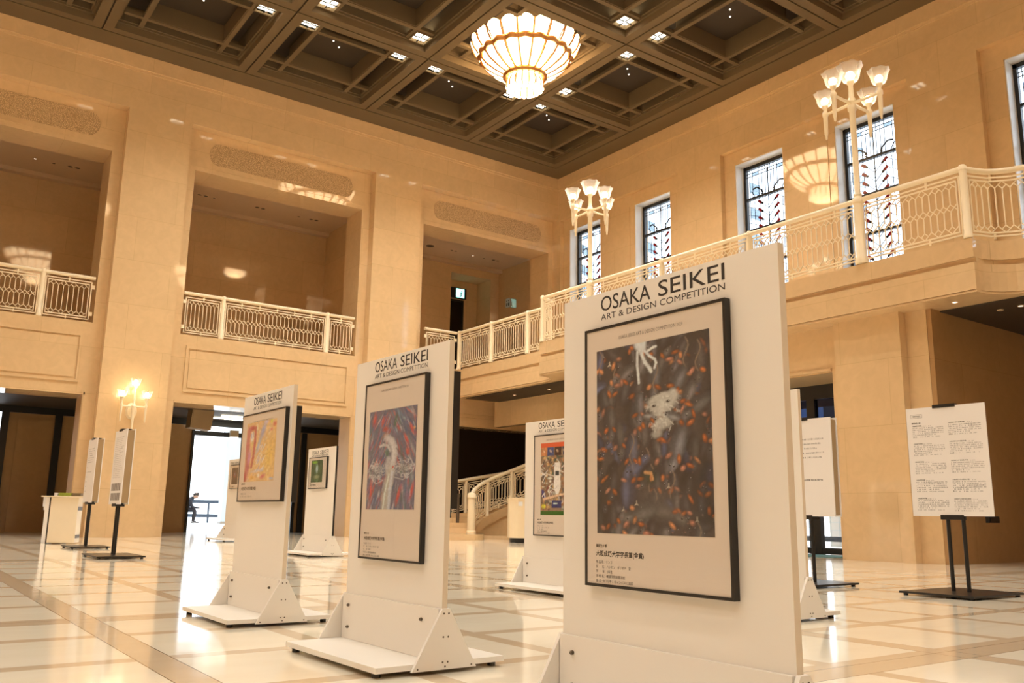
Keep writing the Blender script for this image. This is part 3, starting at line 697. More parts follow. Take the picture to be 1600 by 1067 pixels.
def chandelier(x, y, label):
    t = thing('chandelier', label, 'chandelier', (x, y, 11.80))
    for me, n, off in ((HM[0], 20, 0), (HM[1], 20, 0), (HM[2], 16, .5)):
        for k in range(n):
            o = mobj(me.name, me, t); o.rotation_euler = (0, 0, 2 * math.pi * (k + off) / n)
    for me in HM[3:7]: mobj(me.name, me, t)
    for me, n in ((HM[7], 20), (HM[8], 20), (HM[9], 16)):
        for k in range(n):
            o = mobj(me.name, me, t); o.rotation_euler = (0, 0, 2 * math.pi * (k + (.5 if n == 20 else 0)) / n)
    l = bpy.data.lights.new('chandelier_light', 'POINT'); l.energy = 900; l.color = (1, .72, .40); l.shadow_soft_size = .2
    o = bpy.data.objects.new('chandelier_light', l); o.location = (0, 0, .22); col.objects.link(o); o.parent = t
    return t
chandelier(CH[0], CH[1], 'large lit flower chandelier of glass petals hanging in its coffer of the ceiling')
chandelier(4.73, 8.83, 'unseen lit petal chandelier over the near end of the hall, nearest the viewer')  # copies placed out of view for fill light and reflections on the walls
chandelier(11.63, 1.81, 'unseen lit petal chandelier over the near end of the hall, on the window side')
chandelier(-2.17, 8.83, 'unseen lit petal chandelier over the near end of the hall, on the left side')
chandelier(-2.17, 15.855, 'unseen lit petal chandelier over the left end of the hall, along the left wall')
# ------------------------------------------------------------------ painted pictures (colour of the paint itself, one value per vertex)
def C3(r, g, b):
    return np.array([min(1, lin(r) / .74), min(1, lin(g) / .52), min(1, lin(b) / .33)])
class Canvas:
    def __init__(s, w, h, c): s.w, s.h = w, h; s.a = np.tile(np.array(c, float), (h, w, 1)); s.Y, s.X = np.mgrid[0:h, 0:w]; s.X = (s.X + .5) / w; s.Y = (s.Y + .5) / h; s.asp = h / w
    def mixin(s, m, c): s.a = s.a * (1 - m[..., None]) + np.array(c) * m[..., None]
    def ell(s, cx, cy, rx, ry, ang, c, soft=.25, op=1.0, shade=None):
        dx = s.X - cx; dy = (s.Y - cy) * s.asp; ca, sa = math.cos(R(ang)), math.sin(R(ang))
        u = (dx * ca + dy * sa) / rx; v = (-dx * sa + dy * ca) / ry; d = np.sqrt(u * u + v * v)
        m = np.clip((1 - d) / soft, 0, 1) * op
        if shade is not None:
            f = np.clip(.5 + .5 * (u * .4 - v * .8), 0, 1)[..., None]; cc = np.array(c) * f + np.array(shade) * (1 - f)
            s.a = s.a * (1 - m[..., None]) + cc * m[..., None]
        else: s.mixin(m, c)
    def line(s, pts, w, c, op=1.0):
        for (x0, y0), (x1, y1) in zip(pts, pts[1:]):
            dx, dy = x1 - x0, (y1 - y0) * s.asp; L2 = dx * dx + dy * dy + 1e-9
            px, py = s.X - x0, (s.Y - y0) * s.asp; t = np.clip((px * dx + py * dy) / L2, 0, 1)
            d = np.hypot(px - t * dx, py - t * dy); s.mixin(np.clip(1.5 - d / w, 0, 1) * op, c)
    def poly(s, pts, c, op=1.0):
        ins = np.zeros(s.X.shape, bool); n = len(pts)
        for i in range(n):
            (x0, y0), (x1, y1) = pts[i], pts[(i + 1) % n]
            cond = (y0 > s.Y) != (y1 > s.Y); xs = x0 + (s.Y - y0) / ((y1 - y0) or 1e-9) * (x1 - x0); ins ^= cond & (s.X < xs)
        s.mixin(ins * op, c)
    def noise(s, sc_, amt, seed, sx=1.0, sy=1.0, tint=(1, 1, 1)):
        rg = np.random.RandomState(seed); gx, gy = max(2, int(sc_ * sx)), max(2, int(sc_ * s.asp * sy)); g = rg.rand(gy + 2, gx + 2)
        x = s.X * gx; y = s.Y * gy; xi = x.astype(int); yi = y.astype(int); fx = x - xi; fy = y - yi; fx = fx * fx * (3 - 2 * fx); fy = fy * fy * (3 - 2 * fy)
        v = (g[yi, xi] * (1 - fx) + g[yi, xi + 1] * fx) * (1 - fy) + (g[yi + 1, xi] * (1 - fx) + g[yi + 1, xi + 1] * fx) * fy
        s.a *= 1 + (v[..., None] - .5) * 2 * amt * np.array(tint); s.a = np.clip(s.a, 0.002, 1)
        return v
    def build(s, parent, x0, x1, z0, z1, y):
        mb = MB(); mb.grid(lambda u, t: (x0 + (x1 - x0) * u, y, z1 - (z1 - z0) * t), s.w - 1, s.h - 1)
        me = bpy.data.meshes.new('picture'); me.from_pydata(mb.v, [], [f[::-1] for f in mb.f]); me.materials.append(M['painting'])
        at_ = me.color_attributes.new('paint', 'FLOAT_COLOR', 'POINT')
        at_.data.foreach_set('color', np.concatenate([s.a, np.ones((s.h, s.w, 1))], 2).ravel().astype(np.float32))
        o = bpy.data.objects.new('picture', me); col.objects.link(o); o.parent = parent; return o
def art_rats():
    """dark crowd of grey rats with orange ears round a pale face, a white hand reaching down"""
    c = Canvas(210, 290, C3(66, 51, 41)); rg = np.random.RandomState(3)
    c.noise(6, .35, 1); dk = C3(44, 33, 28)
    def rat(x, y, a, L, tone, ears=.62):
        ca, sa = math.cos(R(a)), math.sin(R(a))
        P = lambda u, v: (x + (ca * u - sa * v) * L, y + (sa * u + ca * v) * L / c.asp)
        c.ell(x, y, L * 1.25, L * .66, a, dk * .75, .45, .85)
        for k in range(5):
            u = -.7 + .38 * k; q = P(u, .06 * math.sin(k)); w = (.50, .68, .74, .60, .44)[k]
            c.ell(q[0], q[1], L * .52, L * w, a, tone * (.9 + .06 * k), .6, .95, shade=dk * .95)
        q = P(-.1, -.16); c.ell(q[0], q[1], L * .80, L * .30, a, tone * 1.4, 1.0, .7)
        q = P(.98, 0); c.ell(q[0], q[1], L * .55, L * .36, a, tone * 1.25, .55, .95, shade=dk * 1.3)
        q = P(1.0, -.08); c.ell(q[0], q[1], L * .32, L * .13, a, tone * 1.7, 1.0, .6)
        nx, ny = P(1.46, 0); c.ell(nx, ny, .008, .007, 0, C3(132, 84, 66), .6, .9)
        for s in (-1, 1):
            if rg.rand() < ears + .3:
                ex, ey = P(.62, s * .34); oc = [C3(196, 100, 44), C3(178, 86, 38), C3(204, 122, 70), C3(186, 112, 78)][rg.randint(4)] * (.75 + .4 * rg.rand()); an = a + s * 50 + rg.randn() * 15; w = .014 + .007 * rg.rand(); h = .026 + .016 * rg.rand()
                c.ell(ex, ey, h * 1.15, w * 1.3, an, oc * .35, .5, .9); c.ell(ex, ey, h, w, an, oc, .6, .95, shade=oc * .55); c.ell(ex - .002, ey - .003, h * .5, w * .4, an, oc * 1.3, .8, .7)
        for s in ((-1, 1) if rg.rand() > .6 else (rg.choice([-1, 1]),)):
            px, py = P(1.08, s * .13); c.ell(px, py, .0085, .0085, 0, C3(18, 14, 13), .4); c.ell(px + .002, py - .003, .003, .003, 0, C3(210, 192, 168), .5)
        if rg.rand() < .13:
            tx, ty = P(-1.0, 0); pts = [(tx + .022 * math.sin(k * .9), ty + .022 * k) for k in range(8)]; c.line(pts, .0055, C3(128, 96, 70), .8)
        if rg.rand() < .13:
            px, py = P(.25, .5); hc = C3(202, 168, 126) * (.8 + .25 * rg.rand())
            for q in (-1.5, -.6, .5, 1.4): c.line([(px, py), (px + q * .011, py + .010)], .0026, hc, .9)
            c.line([(px, py - .012), (px, py)], .005, hc * .8, .9)
    pts = [(x + .05 * rg.randn(), y + .022 * rg.randn()) for y in np.linspace(0, 1.0, 13) for x in np.linspace(.02, .98, 7)]
    for x, y in pts:
        t = [C3(108, 90, 76), C3(98, 82, 72), C3(120, 102, 86), C3(96, 90, 98), C3(84, 68, 58)][rg.randint(5)] * (.6 + .5 * rg.rand())
        if y > .5 and (x > .74 or x < .18): t = t * .55
        rat(x, y, rg.choice([78, 92, 104, 68, -84, -70, 120, 150]) + rg.randn() * 12, .075 + .035 * rg.rand(), t)
    c.ell(.93, .76, .13, .34, 0, C3(28, 21, 19), .9, .6); c.ell(.04, .88, .12, .2, 0, C3(36, 26, 22), .9, .5)
    for (x, y, a, L, t) in ((.33, .57, 92, .12, C3(100, 90, 88)), (.30, .78, -88, .13, C3(92, 84, 90)), (.72, .56, 108, .13, C3(124, 110, 98)), (.21, .49, 82, .12, C3(88, 74, 62)), (.54, .20, 96, .11, C3(100, 88, 78)), (.90, .36, 150, .11, C3(98, 86, 74)), (.74, .23, 122, .10, C3(114, 100, 88)), (.90, .14, 92, .13, C3(86, 70, 58)), (.60, .90, 15, .14, C3(100, 84, 68)), (.42, .88, 165, .13, C3(104, 90, 74)), (.40, .34, 90, .10, C3(112, 98, 86)), (.08, .30, 70, .10, C3(84, 72, 62)), (.13, .40, 88, .11, C3(94, 80, 68))): rat(x, y, a, L, t)
    c.ell(.56, .82, .28, .17, 0, C3(104, 86, 70), .8, .40)  # soft pale haze: a reflection in the acrylic put into the picture's colour
    w = C3(206, 184, 158)          # white hand from the top edge
    c.ell(.42, .0, .07, .075, 0, w * .9, .4); c.ell(.43, .03, .05, .06, 0, w, .5)
    for pl, wd in ((((.395, .05), (.392, .12), (.40, .17), (.405, .215)), .0095), (((.43, .06), (.46, .11), (.505, .15), (.515, .165)), .012), (((.46, .05), (.50, .08), (.55, .105), (.56, .125), (.545, .15)), .0085), (((.485, .055), (.535, .04), (.56, .038)), .008)): c.line(pl, wd * 1.25, w * .55, .6); c.line(pl, wd, w, .95)
    f = C3(208, 182, 148)          # pale torn face with two eyes
    c.ell(.61, .37, .19, .145, 8, C3(70, 54, 44), .6, .6)
    for (x, y, rx, ry, an, k) in ((.56, .345, .10, .075, 10, .95), (.65, .335, .10, .075, -12, 1.0), (.60, .40, .10, .07, 0, .95), (.545, .325, .07, .05, -20, .9), (.70, .30, .055, .05, 40, 1.0), (.57, .45, .075, .06, 10, .82), (.64, .44, .06, .05, 0, .8), (.555, .495, .06, .035, 0, .7), (.61, .30, .08, .03, -8, .95)): c.ell(x, y, rx, ry, an, f * k, .55, .85, shade=f * k * .72)
    for k in range(90):
        a = rg.rand() * 6.28; q = rg.rand() ** .5; x, y = .605 + .13 * q * math.cos(a), .38 + .10 * q * math.sin(a); l = .02 + .02 * rg.rand(); g = rg.rand() * 3.14
        c.line([(x, y), (x + l * math.cos(g), y + l * math.sin(g) * .6)], .004, f * (.65 + .55 * rg.rand()), .5)
    for ex, ey in ((.535, .348), (.655, .332)): c.ell(ex, ey, .032, .016, -8, f * .6, .6, .8); c.ell(ex, ey, .022, .011, -8, C3(60, 46, 38), .5); c.ell(ex + .003, ey, .012, .011, 0, C3(20, 15, 13), .4); c.ell(ex + .007, ey - .003, .0035, .0035, 0, C3(225, 210, 190), .4); c.line([(ex - .03, ey - .016), (ex + .02, ey - .02)], .004, f * .5, .6)
    c.line([(.53, .41), (.565, .405), (.61, .41)], .005, C3(140, 104, 78), .7); c.ell(.555, .385, .02, .012, 0, f * .62, .8, .8)
    rat(.70, .41, -160, .06, C3(140, 124, 106), 0); rat(.49, .405, 8, .055, C3(146, 128, 108), 0)
    c.ell(.49, .71, .11, .07, 0, C3(44, 50, 28), .8, .75); c.line([(.45, .685), (.50, .69), (.515, .72)], .011, C3(196, 130, 74)); c.ell(.50, .715, .014, .028, 0, C3(178, 104, 54), .5)
    for k in range(60): x, y = rg.rand(), rg.rand(); c.ell(x, y, .0026, .0026, 0, C3(196, 174, 146), .5, .8)
    c.noise(70, .12, 5); return c
def art_swirl():
    c = Canvas(105, 165, C3(104, 90, 88)); rg = np.random.RandomState(11)
    pal = [C3(172, 66, 50), C3(96, 106, 108), C3(64, 74, 92), C3(140, 66, 60), C3(124, 126, 112), C3(124, 92, 100), C3(82, 98, 76), C3(176, 150, 130), C3(72, 88, 100), C3(190, 90, 66)]
    def dirn(x, y): return (112 if x < .48 else 62) if y < .6 else 98 - 26 * (x - .5)
    for k in range(420):
        x, y = rg.rand(), rg.rand() * 1.1 - .05; L = .07 + .10 * rg.rand(); p = pal[rg.randint(len(pal))] * (.75 + .5 * rg.rand()); c.ell(x, y, L, .010 + .018 * rg.rand(), dirn(x, y) + rg.randn() * 9, p, .9, .8)
    for x, y, a, L in ((.30, .12, 104, .12), (.12, .10, 110, .13), (.80, .32, 60, .14), (.90, .22, 64, .12), (.83, .45, 72, .08), (.68, .86, 104, .2), (.94, .82, 104, .2), (.10, .82, 92, .2)):
        c.ell(x, y, L, .04, a, C3(186, 58, 44), .8, .9); c.ell(x - .01, y - .02, L * .6, .014, a, C3(206, 96, 72), .9, .8)
    c.ell(.57, .13, .16, .045, 104, C3(72, 94, 60), .8, .9); c.ell(.95, .22, .035, .03, 60, C3(208, 130, 64), .8)
    for k in range(60): x, y = rg.rand(), rg.rand(); a = R(dirn(x, y)); c.line([(x, y), (x + .10 * math.cos(a), y + .10 * math.sin(a) / c.asp)], .005, C3(190, 168, 150) * (.7 + .3 * rg.rand()), .5)
    fig = C3(190, 164, 138)
    c.ell(.36, .20, .10, .06, 0, C3(164, 66, 52), .8); c.ell(.37, .26, .10, .05, -20, C3(158, 104, 80), .8); c.line([(.40, .29), (.50, .33), (.56, .40), (.57, .46), (.54, .54), (.50, .62)], .055, fig, .9); c.line([(.44, .30), (.52, .36), (.55, .44)], .018, fig * 1.15, .7)
    c.line([(.26, .37), (.33, .355), (.42, .37), (.48, .42)], .020, fig * .9); c.line([(.45, .50), (.43, .58), (.44, .64)], .04, fig * .9, .8); c.ell(.40, .44, .08, .045, 60, C3(80, 98, 66), .8, .9)
    c.line([(.52, .62), (.46, .74), (.42, .88), (.40, 1.02)], .075, C3(172, 148, 118), .9); c.line([(.54, .64), (.50, .80), (.49, 1.0)], .03, C3(186, 168, 148), .8); c.line([(.47, .66), (.40, .84), (.37, 1.0)], .014, C3(206, 190, 170), .7)
    lace = C3(196, 172, 144)
    for cx, cy, rx, ry, s in ((.20, .62, .17, .10, -1), (.76, .60, .22, .09, 1)):
        c.ell(cx, cy, rx * .95, ry * 1.3, 0, C3(120, 104, 88), .7, .6)
        for k in range(34):
            a = rg.rand() * 6.28; q = rg.rand() ** .5; x, y = cx + rx * q * math.cos(a), cy + ry * q * math.sin(a)
            pts = [(x + .03 * math.cos(t + a) * (1 + .4 * rg.rand()), y + .018 * math.sin(t + a)) for t in np.linspace(0, 4.2, 6)]; c.line(pts, .0042, lace * (.8 + .3 * rg.rand()), .75)
        c.line([(cx + s * rx * (-.9), cy + ry * .9), (cx, cy + ry * 1.25), (cx + s * rx * .9, cy + ry * .3), (cx + s * rx, cy - ry * .2), (cx + s * rx * .4, cy - ry * 1.3)], .006, lace, .7)
    c.line([(.60, .40), (.80, .52)], .008, C3(96, 76, 60), .8); c.ell(.55, .585, .018, .03, 20, C3(186, 60, 44), .5); c.noise(50, .14, 2); return c
def art_orange():
    c = Canvas(80, 110, C3(214, 158, 96)); rg = np.random.RandomState(4)
    for k in range(160): x, y = rg.rand(), rg.rand(); c.ell(x, y, .05 + .05 * rg.rand(), .02 + .02 * rg.rand(), 110 + rg.randn() * 20, [C3(226, 168, 80), C3(214, 150, 76), C3(226, 184, 130), C3(204, 160, 120)][rg.randint(4)], .9, .7)
    c.ell(.8, .6, .30, .6, 10, C3(222, 164, 70), .9, .8); c.ell(.57, .16, .10, .30, 22, C3(142, 138, 156), .9, .9); c.ell(.44, .40, .07, .30, 20, C3(156, 156, 168), .9, .9); c.ell(.35, .12, .06, .14, 5, C3(220, 188, 140), .8); c.ell(.66, .03, .1, .06, 0, C3(206, 170, 176), .8); c.ell(.83, .03, .04, .08, 0, C3(196, 180, 48), .7); c.ell(.93, .09, .08, .07, -30, C3(204, 96, 70), .7); c.ell(.84, .17, .05, .05, 60, C3(204, 106, 84), .7)
    c.ell(.20, .10, .14, .09, 0, C3(176, 62, 56), .6); c.line([(.09, .12), (.06, .4), (.10, .75), (.04, .95)], .07, C3(184, 84, 80), .85); c.line([(.31, .10), (.31, .35), (.28, .6), (.24, .75)], .035, C3(178, 66, 60), .9); c.ell(.15, .58, .08, .22, 5, C3(196, 116, 130), .8)
    c.ell(.205, .25, .075, .15, 2, C3(226, 196, 172), .5); c.line([(.18, .19), (.185, .26)], .012, C3(120, 112, 132), .8); c.line([(.24, .17), (.245, .25)], .010, C3(140, 120, 130), .8); c.ell(.21, .36, .04, .08, 0, C3(204, 160, 90), .8)
    c.ell(.03, .92, .06, .2, 0, C3(178, 62, 54), .7)
    for k in range(36): x, y = .38 + .3 * rg.rand(), .45 + .4 * rg.rand(); c.line([(x, y), (x + .05, y - .06)], .010, [C3(228, 190, 156), C3(196, 176, 180), C3(222, 160, 90), C3(180, 150, 150)][rg.randint(4)], .8)
    c.ell(.45, .82, .28, .045, -6, C3(186, 166, 160), .8, .8); c.ell(.64, .92, .13, .07, -20, C3(198, 88, 84), .8); c.ell(.3, .93, .12, .06, 0, C3(220, 150, 66), .8); c.ell(.5, .90, .06, .06, 30, C3(228, 196, 176), .8); c.ell(.92, .96, .1, .04, 0, C3(172, 160, 160), .8)
    for k in range(50): c.ell(.55 + .45 * rg.rand(), .25 + .7 * rg.rand(), .008 + .012 * rg.rand(), .008 + .014 * rg.rand(), rg.rand() * 90, [C3(232, 190, 140), C3(206, 130, 60), C3(110, 80, 60), C3(226, 176, 70)][rg.randint(4)], .6, .7)
    c.noise(30, .13, 8); return c
def art_scroll():
    c = Canvas(90, 120, C3(130, 94, 64)); rg = np.random.RandomState(9)
    pal = [C3(170, 110, 60), C3(120, 50, 36), C3(70, 60, 50), C3(205, 180, 140), C3(150, 90, 50), C3(60, 70, 50), C3(190, 140, 80)]
    for k in range(260): c.ell(rg.rand(), .12 + .8 * rg.rand(), .03 + .07 * rg.rand(), .012 + .03 * rg.rand(), rg.rand() * 180, pal[rg.randint(7)] * (.7 + .6 * rg.rand()), .6, .9)
    for k in range(24): x, y = rg.rand(), .2 + .65 * rg.rand(); c.line([(x, y), (x + rg.randn() * .08, y + .04), (x + rg.randn() * .1, y + .09)], .008, C3(225, 200, 160), .8)
    for x0, cc in ((.02, C3(190, 110, 60)), (.20, C3(60, 62, 84)), (.42, C3(60, 34, 26)), (.66, C3(46, 44, 54)), (.84, C3(120, 70, 50))): c.poly([(x0, .07), (x0 + .2, .07), (x0 + .2, .18), (x0, .18)], cc)
    for k in range(5): c.ell(.1 + .2 * k, .12, .05, .03, 30, C3(210, 160, 110), .5, .6)
    c.poly([(.42, .28), (.58, .28), (.60, .62), (.54, .72), (.46, .72), (.40, .62)], C3(228, 205, 170)); c.poly([(.44, .40), (.56, .40), (.56, .46), (.44, .46)], C3(40, 46, 40))
    c.ell(.1, .72, .14, .06, 60, C3(50, 46, 84), .4); c.line([(.06, .74), (.12, .70), (.14, .76)], .012, C3(225, 215, 205)); c.ell(.1, .88, .08, .05, 0, C3(190, 160, 40), .4); c.poly([(.35, .80), (.62, .80), (.62, .90), (.35, .90)], C3(40, 42, 74)); c.line([(.40, .84), (.5, .84)], .012, C3(200, 205, 215))
    c.line([(.1, .78), (.6, .72), (1, .70)], .02, C3(214, 160, 110)); c.noise(50, .25, 3)
    c.poly([(0, 0), (1, 0), (1, .07), (0, .07)], C3(206, 78, 36)); c.poly([(0, .94), (1, .94), (1, 1), (0, 1)], C3(44, 84, 16)); return c
def art_green():
    c = Canvas(36, 48, C3(92, 96, 56)); c.noise(10, .4, 4, 1.4, .5)
    for x in (.1, .25, .7, .85, .95): c.line([(x, 0), (x, 1)], .02, C3(66, 58, 36), .7)
    c.ell(.5, .4, .13, .3, 0, C3(168, 164, 140), .7); c.ell(.5, .75, .3, .15, 0, C3(150, 136, 90), .7); c.ell(.3, .1, .3, .1, 0, C3(130, 150, 40), .7); c.noise(30, .2, 6); return c
def art_red():
    c = Canvas(30, 44, C3(70, 46, 36)); c.ell(.5, .45, .3, .35, 0, C3(130, 60, 40), .6); c.ell(.5, .4, .12, .2, 0, C3(96, 84, 80), .5); c.noise(12, .4, 4); return c
def art_blue():
    c = Canvas(30, 40, C3(96, 110, 120)); c.noise(8, .5, 9); c.ell(.5, .5, .3, .3, 0, C3(196, 170, 120), .6); return c

# ------------------------------------------------------------------ freestanding exhibition panels
def exhibition_panel(label, cx, cy, rz, s, art, frame, pic, title=(-.235, .305, 1.283, .075), caption=True, wd=.90, back=(-.28, .28, .5, 1.2), glass=True, small=False, edge='board_edge'):
    """frame / pic = (x0, x1, z0, z1) on the board, x to the viewer's right, all in the panel's own metres; s scales the whole stand"""
    t = thing('exhibition_panel', label, 'display panel', (cx, cy, 0), R(-90 + rz)); t.scale = (s, s, s)
    h = wd / 2; T = .0125
    mb = MB(); mb.box(-h, h, -T, T, .045, 1.386); b = mb.build('board', 'white_board', t, local=True)
    for sx in (-1, 1): mb = MB(); mb.box(sx * h, sx * (h + .0012), -T, T, .25, 1.386); mb.build('edge_band', edge, b, local=True)
    for sy in (-1, 1):
        mb = MB(); mb.box(-h + .003, h - .003, sy * (T + .001), sy * (T + .017), .045, .252); p = mb.build('brace_board', 'white_board', t, local=True)
        for (x, z) in ((-h + .07, .20), (-h + .07, .10), (h - .13, .20), (h - .05, .085)):
            mb = MB(); mb.tube([(x, sy * (T + .017), z), (x, sy * (T + .026), z), (x, sy * (T + .030), z)], [.007, .007, .003], 8); mb.build('screw', 'screw', p, local=True)
    for sx in (-1, 1):
        x0 = sx * h; mb = MB(); mb.prism([(-.155, .016), (.155, .016), (.018, .254), (-.018, .254)], 'x', x0 + sx * .0013, x0 + sx * .0155); g = mb.build('triangular_end', 'white_board', t, local=True)
        for (y, z) in ((-.012, .235), (.012, .235), (-.012, .143), (.012, .143), (-.012, .045), (.012, .045), (0, .028), (-.13, .026), (.13, .026)):
            mb = MB(); mb.tube([(x0 + sx * .0155, y, z), (x0 + sx * .0168, y, z)], .004, 8); mb.build('screw', 'screw', g, local=True)
    mb = MB(); mb.box(-h, h, -.31, .31, .022, .044); sl = mb.build('base_slab', 'white_board', t, local=True)
    for x in (-h + .05, h - .05):
        for y in (-.28, .28): mb = MB(); mb.tube([(x, y, 0), (x, y, .022)], .018, 10); mb.build('foot', 'frame_black', sl, local=True)
    def hang(sy, fx0, fx1, fz0, fz1, full, off=0.0):
        def Y(d): return sy * (T + d)
        D = .025 + off; bw = .009; mb = MB()
        mb.box(fx0, fx0 + bw, Y(.001), Y(D), fz0, fz1); mb.box(fx1 - bw, fx1, Y(.001), Y(D), fz0, fz1); mb.box(fx0 + bw, fx1 - bw, Y(.001), Y(D), fz0, fz0 + bw); mb.box(fx0 + bw, fx1 - bw, Y(.001), Y(D), fz1 - bw, fz1)
        mb.box(fx0 + bw, fx1 - bw, Y(.001), Y(.018), fz0 + bw, fz1 - bw)
        f = mb.build('picture_frame', 'frame_black', t, local=True)
        if not full: return f
        mb = MB(); mb.box(fx0 + bw, fx1 - bw, Y(.0185), Y(.022), fz0 + bw, fz1 - bw); mb.build('poster_sheet', 'paper', f, local=True)
        if glass: mb = MB(); mb.box(fx0 + bw, fx1 - bw, Y(.0238), Y(.0245), fz0 + bw, fz1 - bw); mb.build('acrylic_sheet', 'acrylic', f, local=True)
        return f
    f = hang(-1, *frame, True)
    if back: hang(1, *back, False, .016)
    yp = -(T + .0225)
    art().build(f, *pic, yp - .0004)
    tx0, tx1, tz, th = title; yt = -(T + .0006)
    text('title_lettering', 'OSAKA', 'ink', t, tx0, tz, yt, (tx1 - tx0) * .437, th * 1.04, bold=.004); text('title_lettering', 'SEIKEI', 'ink', t, tx0 + (tx1 - tx0) * .502, tz, yt, (tx1 - tx0) * .498, th * 1.04, bold=.004)
    text('subtitle_lettering', 'ART & DESIGN COMPETITION', 'ink', t, tx0, tz - th * .60, yt, tx1 - tx0, th * .42, bold=.0)
    if caption:
        fw_ = frame[1] - frame[0]; x = frame[0] + fw_ * .085
        text('header_lettering', 'OSAKA SEIKEI ART & DESIGN COMPETITION 2020', 'ink_grey', f, frame[0] + fw_ * .27, frame[3] - .052 * (fw_ / .6), yp, fw_ * .46, .0115 * (fw_ / .6), bold=0, res=1)
        k = fw_ / .6; z = frame[2] + caption * k
        text('caption_lettering', '高校生の部', 'ink', f, x, z, yp, .050 * k, .0105 * k, bold=.02, res=1)
        text('caption_lettering', '大阪成蹊大学学長賞(金賞)', 'ink', f, x, z - .030 * k, yp, .213 * k, .0205 * k, bold=.02, res=1)
        for i, (s1, w1) in enumerate((('作 品 名：リンゴ', .074), ('氏　　名：ハンセン　ギリオナ　愛', .156), ('学　　年：2年生', .075), ('学 校 名：横濱学院高等学校', .131), ('画 法・材 料 等：キャンバスに油彩', .166))):
            if small and i > 1: continue
            text('caption_lettering', s1, 'ink', f, x, z - (.049 + .0142 * i) * k, yp, w1 * k, .0098 * k, res=1)
    return t
FR = (-.30, .30, .418, 1.257)
exhibition_panel('nearest white panel with the framed dark painting of grey rats around a pale face', 1.945, 1.9115, 0, 1.0, art_rats, (-.3225, .2915, .418, 1.258), (-.2635, .2295, .584, 1.178), (-.2665, .2745, 1.319, .050), .119, .925, back=None)
exhibition_panel('white panel with the framed red and blue swirling figure painting, second of the front row', 1.967, 3.642, 1.3, 1.0, art_swirl, (-.285, .285, .424, 1.259), (-.230, .218, .653, 1.119), (-.242, .255, 1.319, .051), .119, .87, back=(-.41, .428, .659, 1.253))
exhibition_panel('white panel with the framed orange and red portrait, third of the front row', 1.973, 5.395, .5, 1.0, art_orange, (-.368, .380, .694, 1.256), (-.268, .243, .82, 1.197), (-.242, .236, 1.316, .050), .085, .84, back=(-.43, .405, .692, 1.262), small=True)
exhibition_panel('white panel with a little framed green forest picture', 5.545, 12.70, 0, 1.165, art_green, (-.346, .232, .850, 1.265), (-.266, .102, .935, 1.225), (-.32, .205, 1.306, .048), .07, .90, small=True, edge='frame_black')
exhibition_panel('white panel with a framed hanging scroll picture, half hidden by the nearest panel', 4.90, 6.09, 0, 1.075, art_scroll, (-.296, .31, .43, 1.262), (-.20, .24, .600, 1.190), (-.265, .245, 1.319, .050), .125, .90)
exhibition_panel('cream panel with a small dark reddish picture, farthest back beside the doorway', 6.42, 19.20, 0, 1.27, art_red, (-.29, .25, .88, 1.287), (-.20, .12, .955, 1.235), (-.38, .1, 1.31, .03), .05, .90, small=True)
exhibition_panel('white panel seen only by its edge, right behind the nearest panel', 4.98, 4.105, 0, 1.085, art_blue, (-.3, .3, .42, 1.26), (-.2, .2, .6, 1.1), (-.25, .28, 1.30, .06), .125, .90)

# ------------------------------------------------------------------ information sign stands
def marks(mb, x0, x1, z, h, y, rg, dens=.8):
    x = x0
    while x < x1 - h * .4:
        w = h * (.45 + .45 * rg.rand())
        if rg.rand() < dens:
            k = rg.randint(3)
            mb.add([(x, y, z), (x + w, y, z), (x + w, y, z + h * .22), (x, y, z + h * .22)], [(0, 1, 2, 3)])
            if k: mb.add([(x + w * .1, y, z + h * .5), (x + w * .9, y, z + h * .5), (x + w * .9, y, z + h * .75), (x + w * .1, y, z + h * .75)], [(0, 1, 2, 3)])
            if k != 1: mb.add([(x + w * .35, y, z + h * .1), (x + w * .6, y, z + h * .1), (x + w * .6, y, z + h), (x + w * .35, y, z + h)], [(0, 1, 2, 3)])
        x += h * 1.08
def sign_stand(label, cx, cy, rz, zb, zt, w, base, print_fn, poles=(-.07, .07), double=True, slant=0.0):
    t = thing('sign_stand', label, 'sign', (cx, cy, 0), R(-90 + rz)); bw, bd = base
    mb = MB(); mb.box(-bw / 2, bw / 2, -bd / 2, bd / 2, .018, .036); b = mb.build('base_plate', 'black_metal', t, local=True)
    for x in (-bw / 2 + .04, bw / 2 - .04):
        for y in (-bd / 2 + .04, bd / 2 - .04): mb = MB(); mb.tube([(x, y, 0), (x, y, .018)], .02, 8); mb.build('foot', 'black_metal', b, local=True)
    for x in poles: mb = MB(); mb.tube([(x, 0, .03), (x, 0, zt - .03)], .018, 10); mb.build('pole', 'black_metal', t, True, local=True)
    ym = -.045
    mb = MB(); mb.box(-w / 2, w / 2, ym - .008, ym + .004, zb, zt); bo = mb.build('sign_board', 'sign_board', t, local=True)
    if double: mb = MB(); mb.box(-w / 2, w / 2, .045, .057, zb, zt); mb.build('sign_board', 'sign_board', t, local=True)
    if double: mb = MB(); mb.box(-w / 2 + .012, w / 2 - .012, ym + .0045, .0445, zb + .02, zt - .02); mb.build('gap_shade_block', 'speaker_tan', t, local=True)  # brown block in the gap, standing in for the shade between the boards
    for z0, z1 in ((zt - .014, zt + .016), (zb - .03, zb + .012)):
        mb = MB(); mb.box(-.105, .105, ym - .016, .06 if double else ym + .03, z0, z1); mb.build('clip', 'black_metal', t, local=True)
    mb = MB(); mb.box(-.10, .10, ym + .01, .03, zb + .1, zb + .14); mb.build('clip', 'black_metal', t, local=True)
    print_fn(bo, ym - .0086, -w / 2, zb, w, zt - zb)
    return t
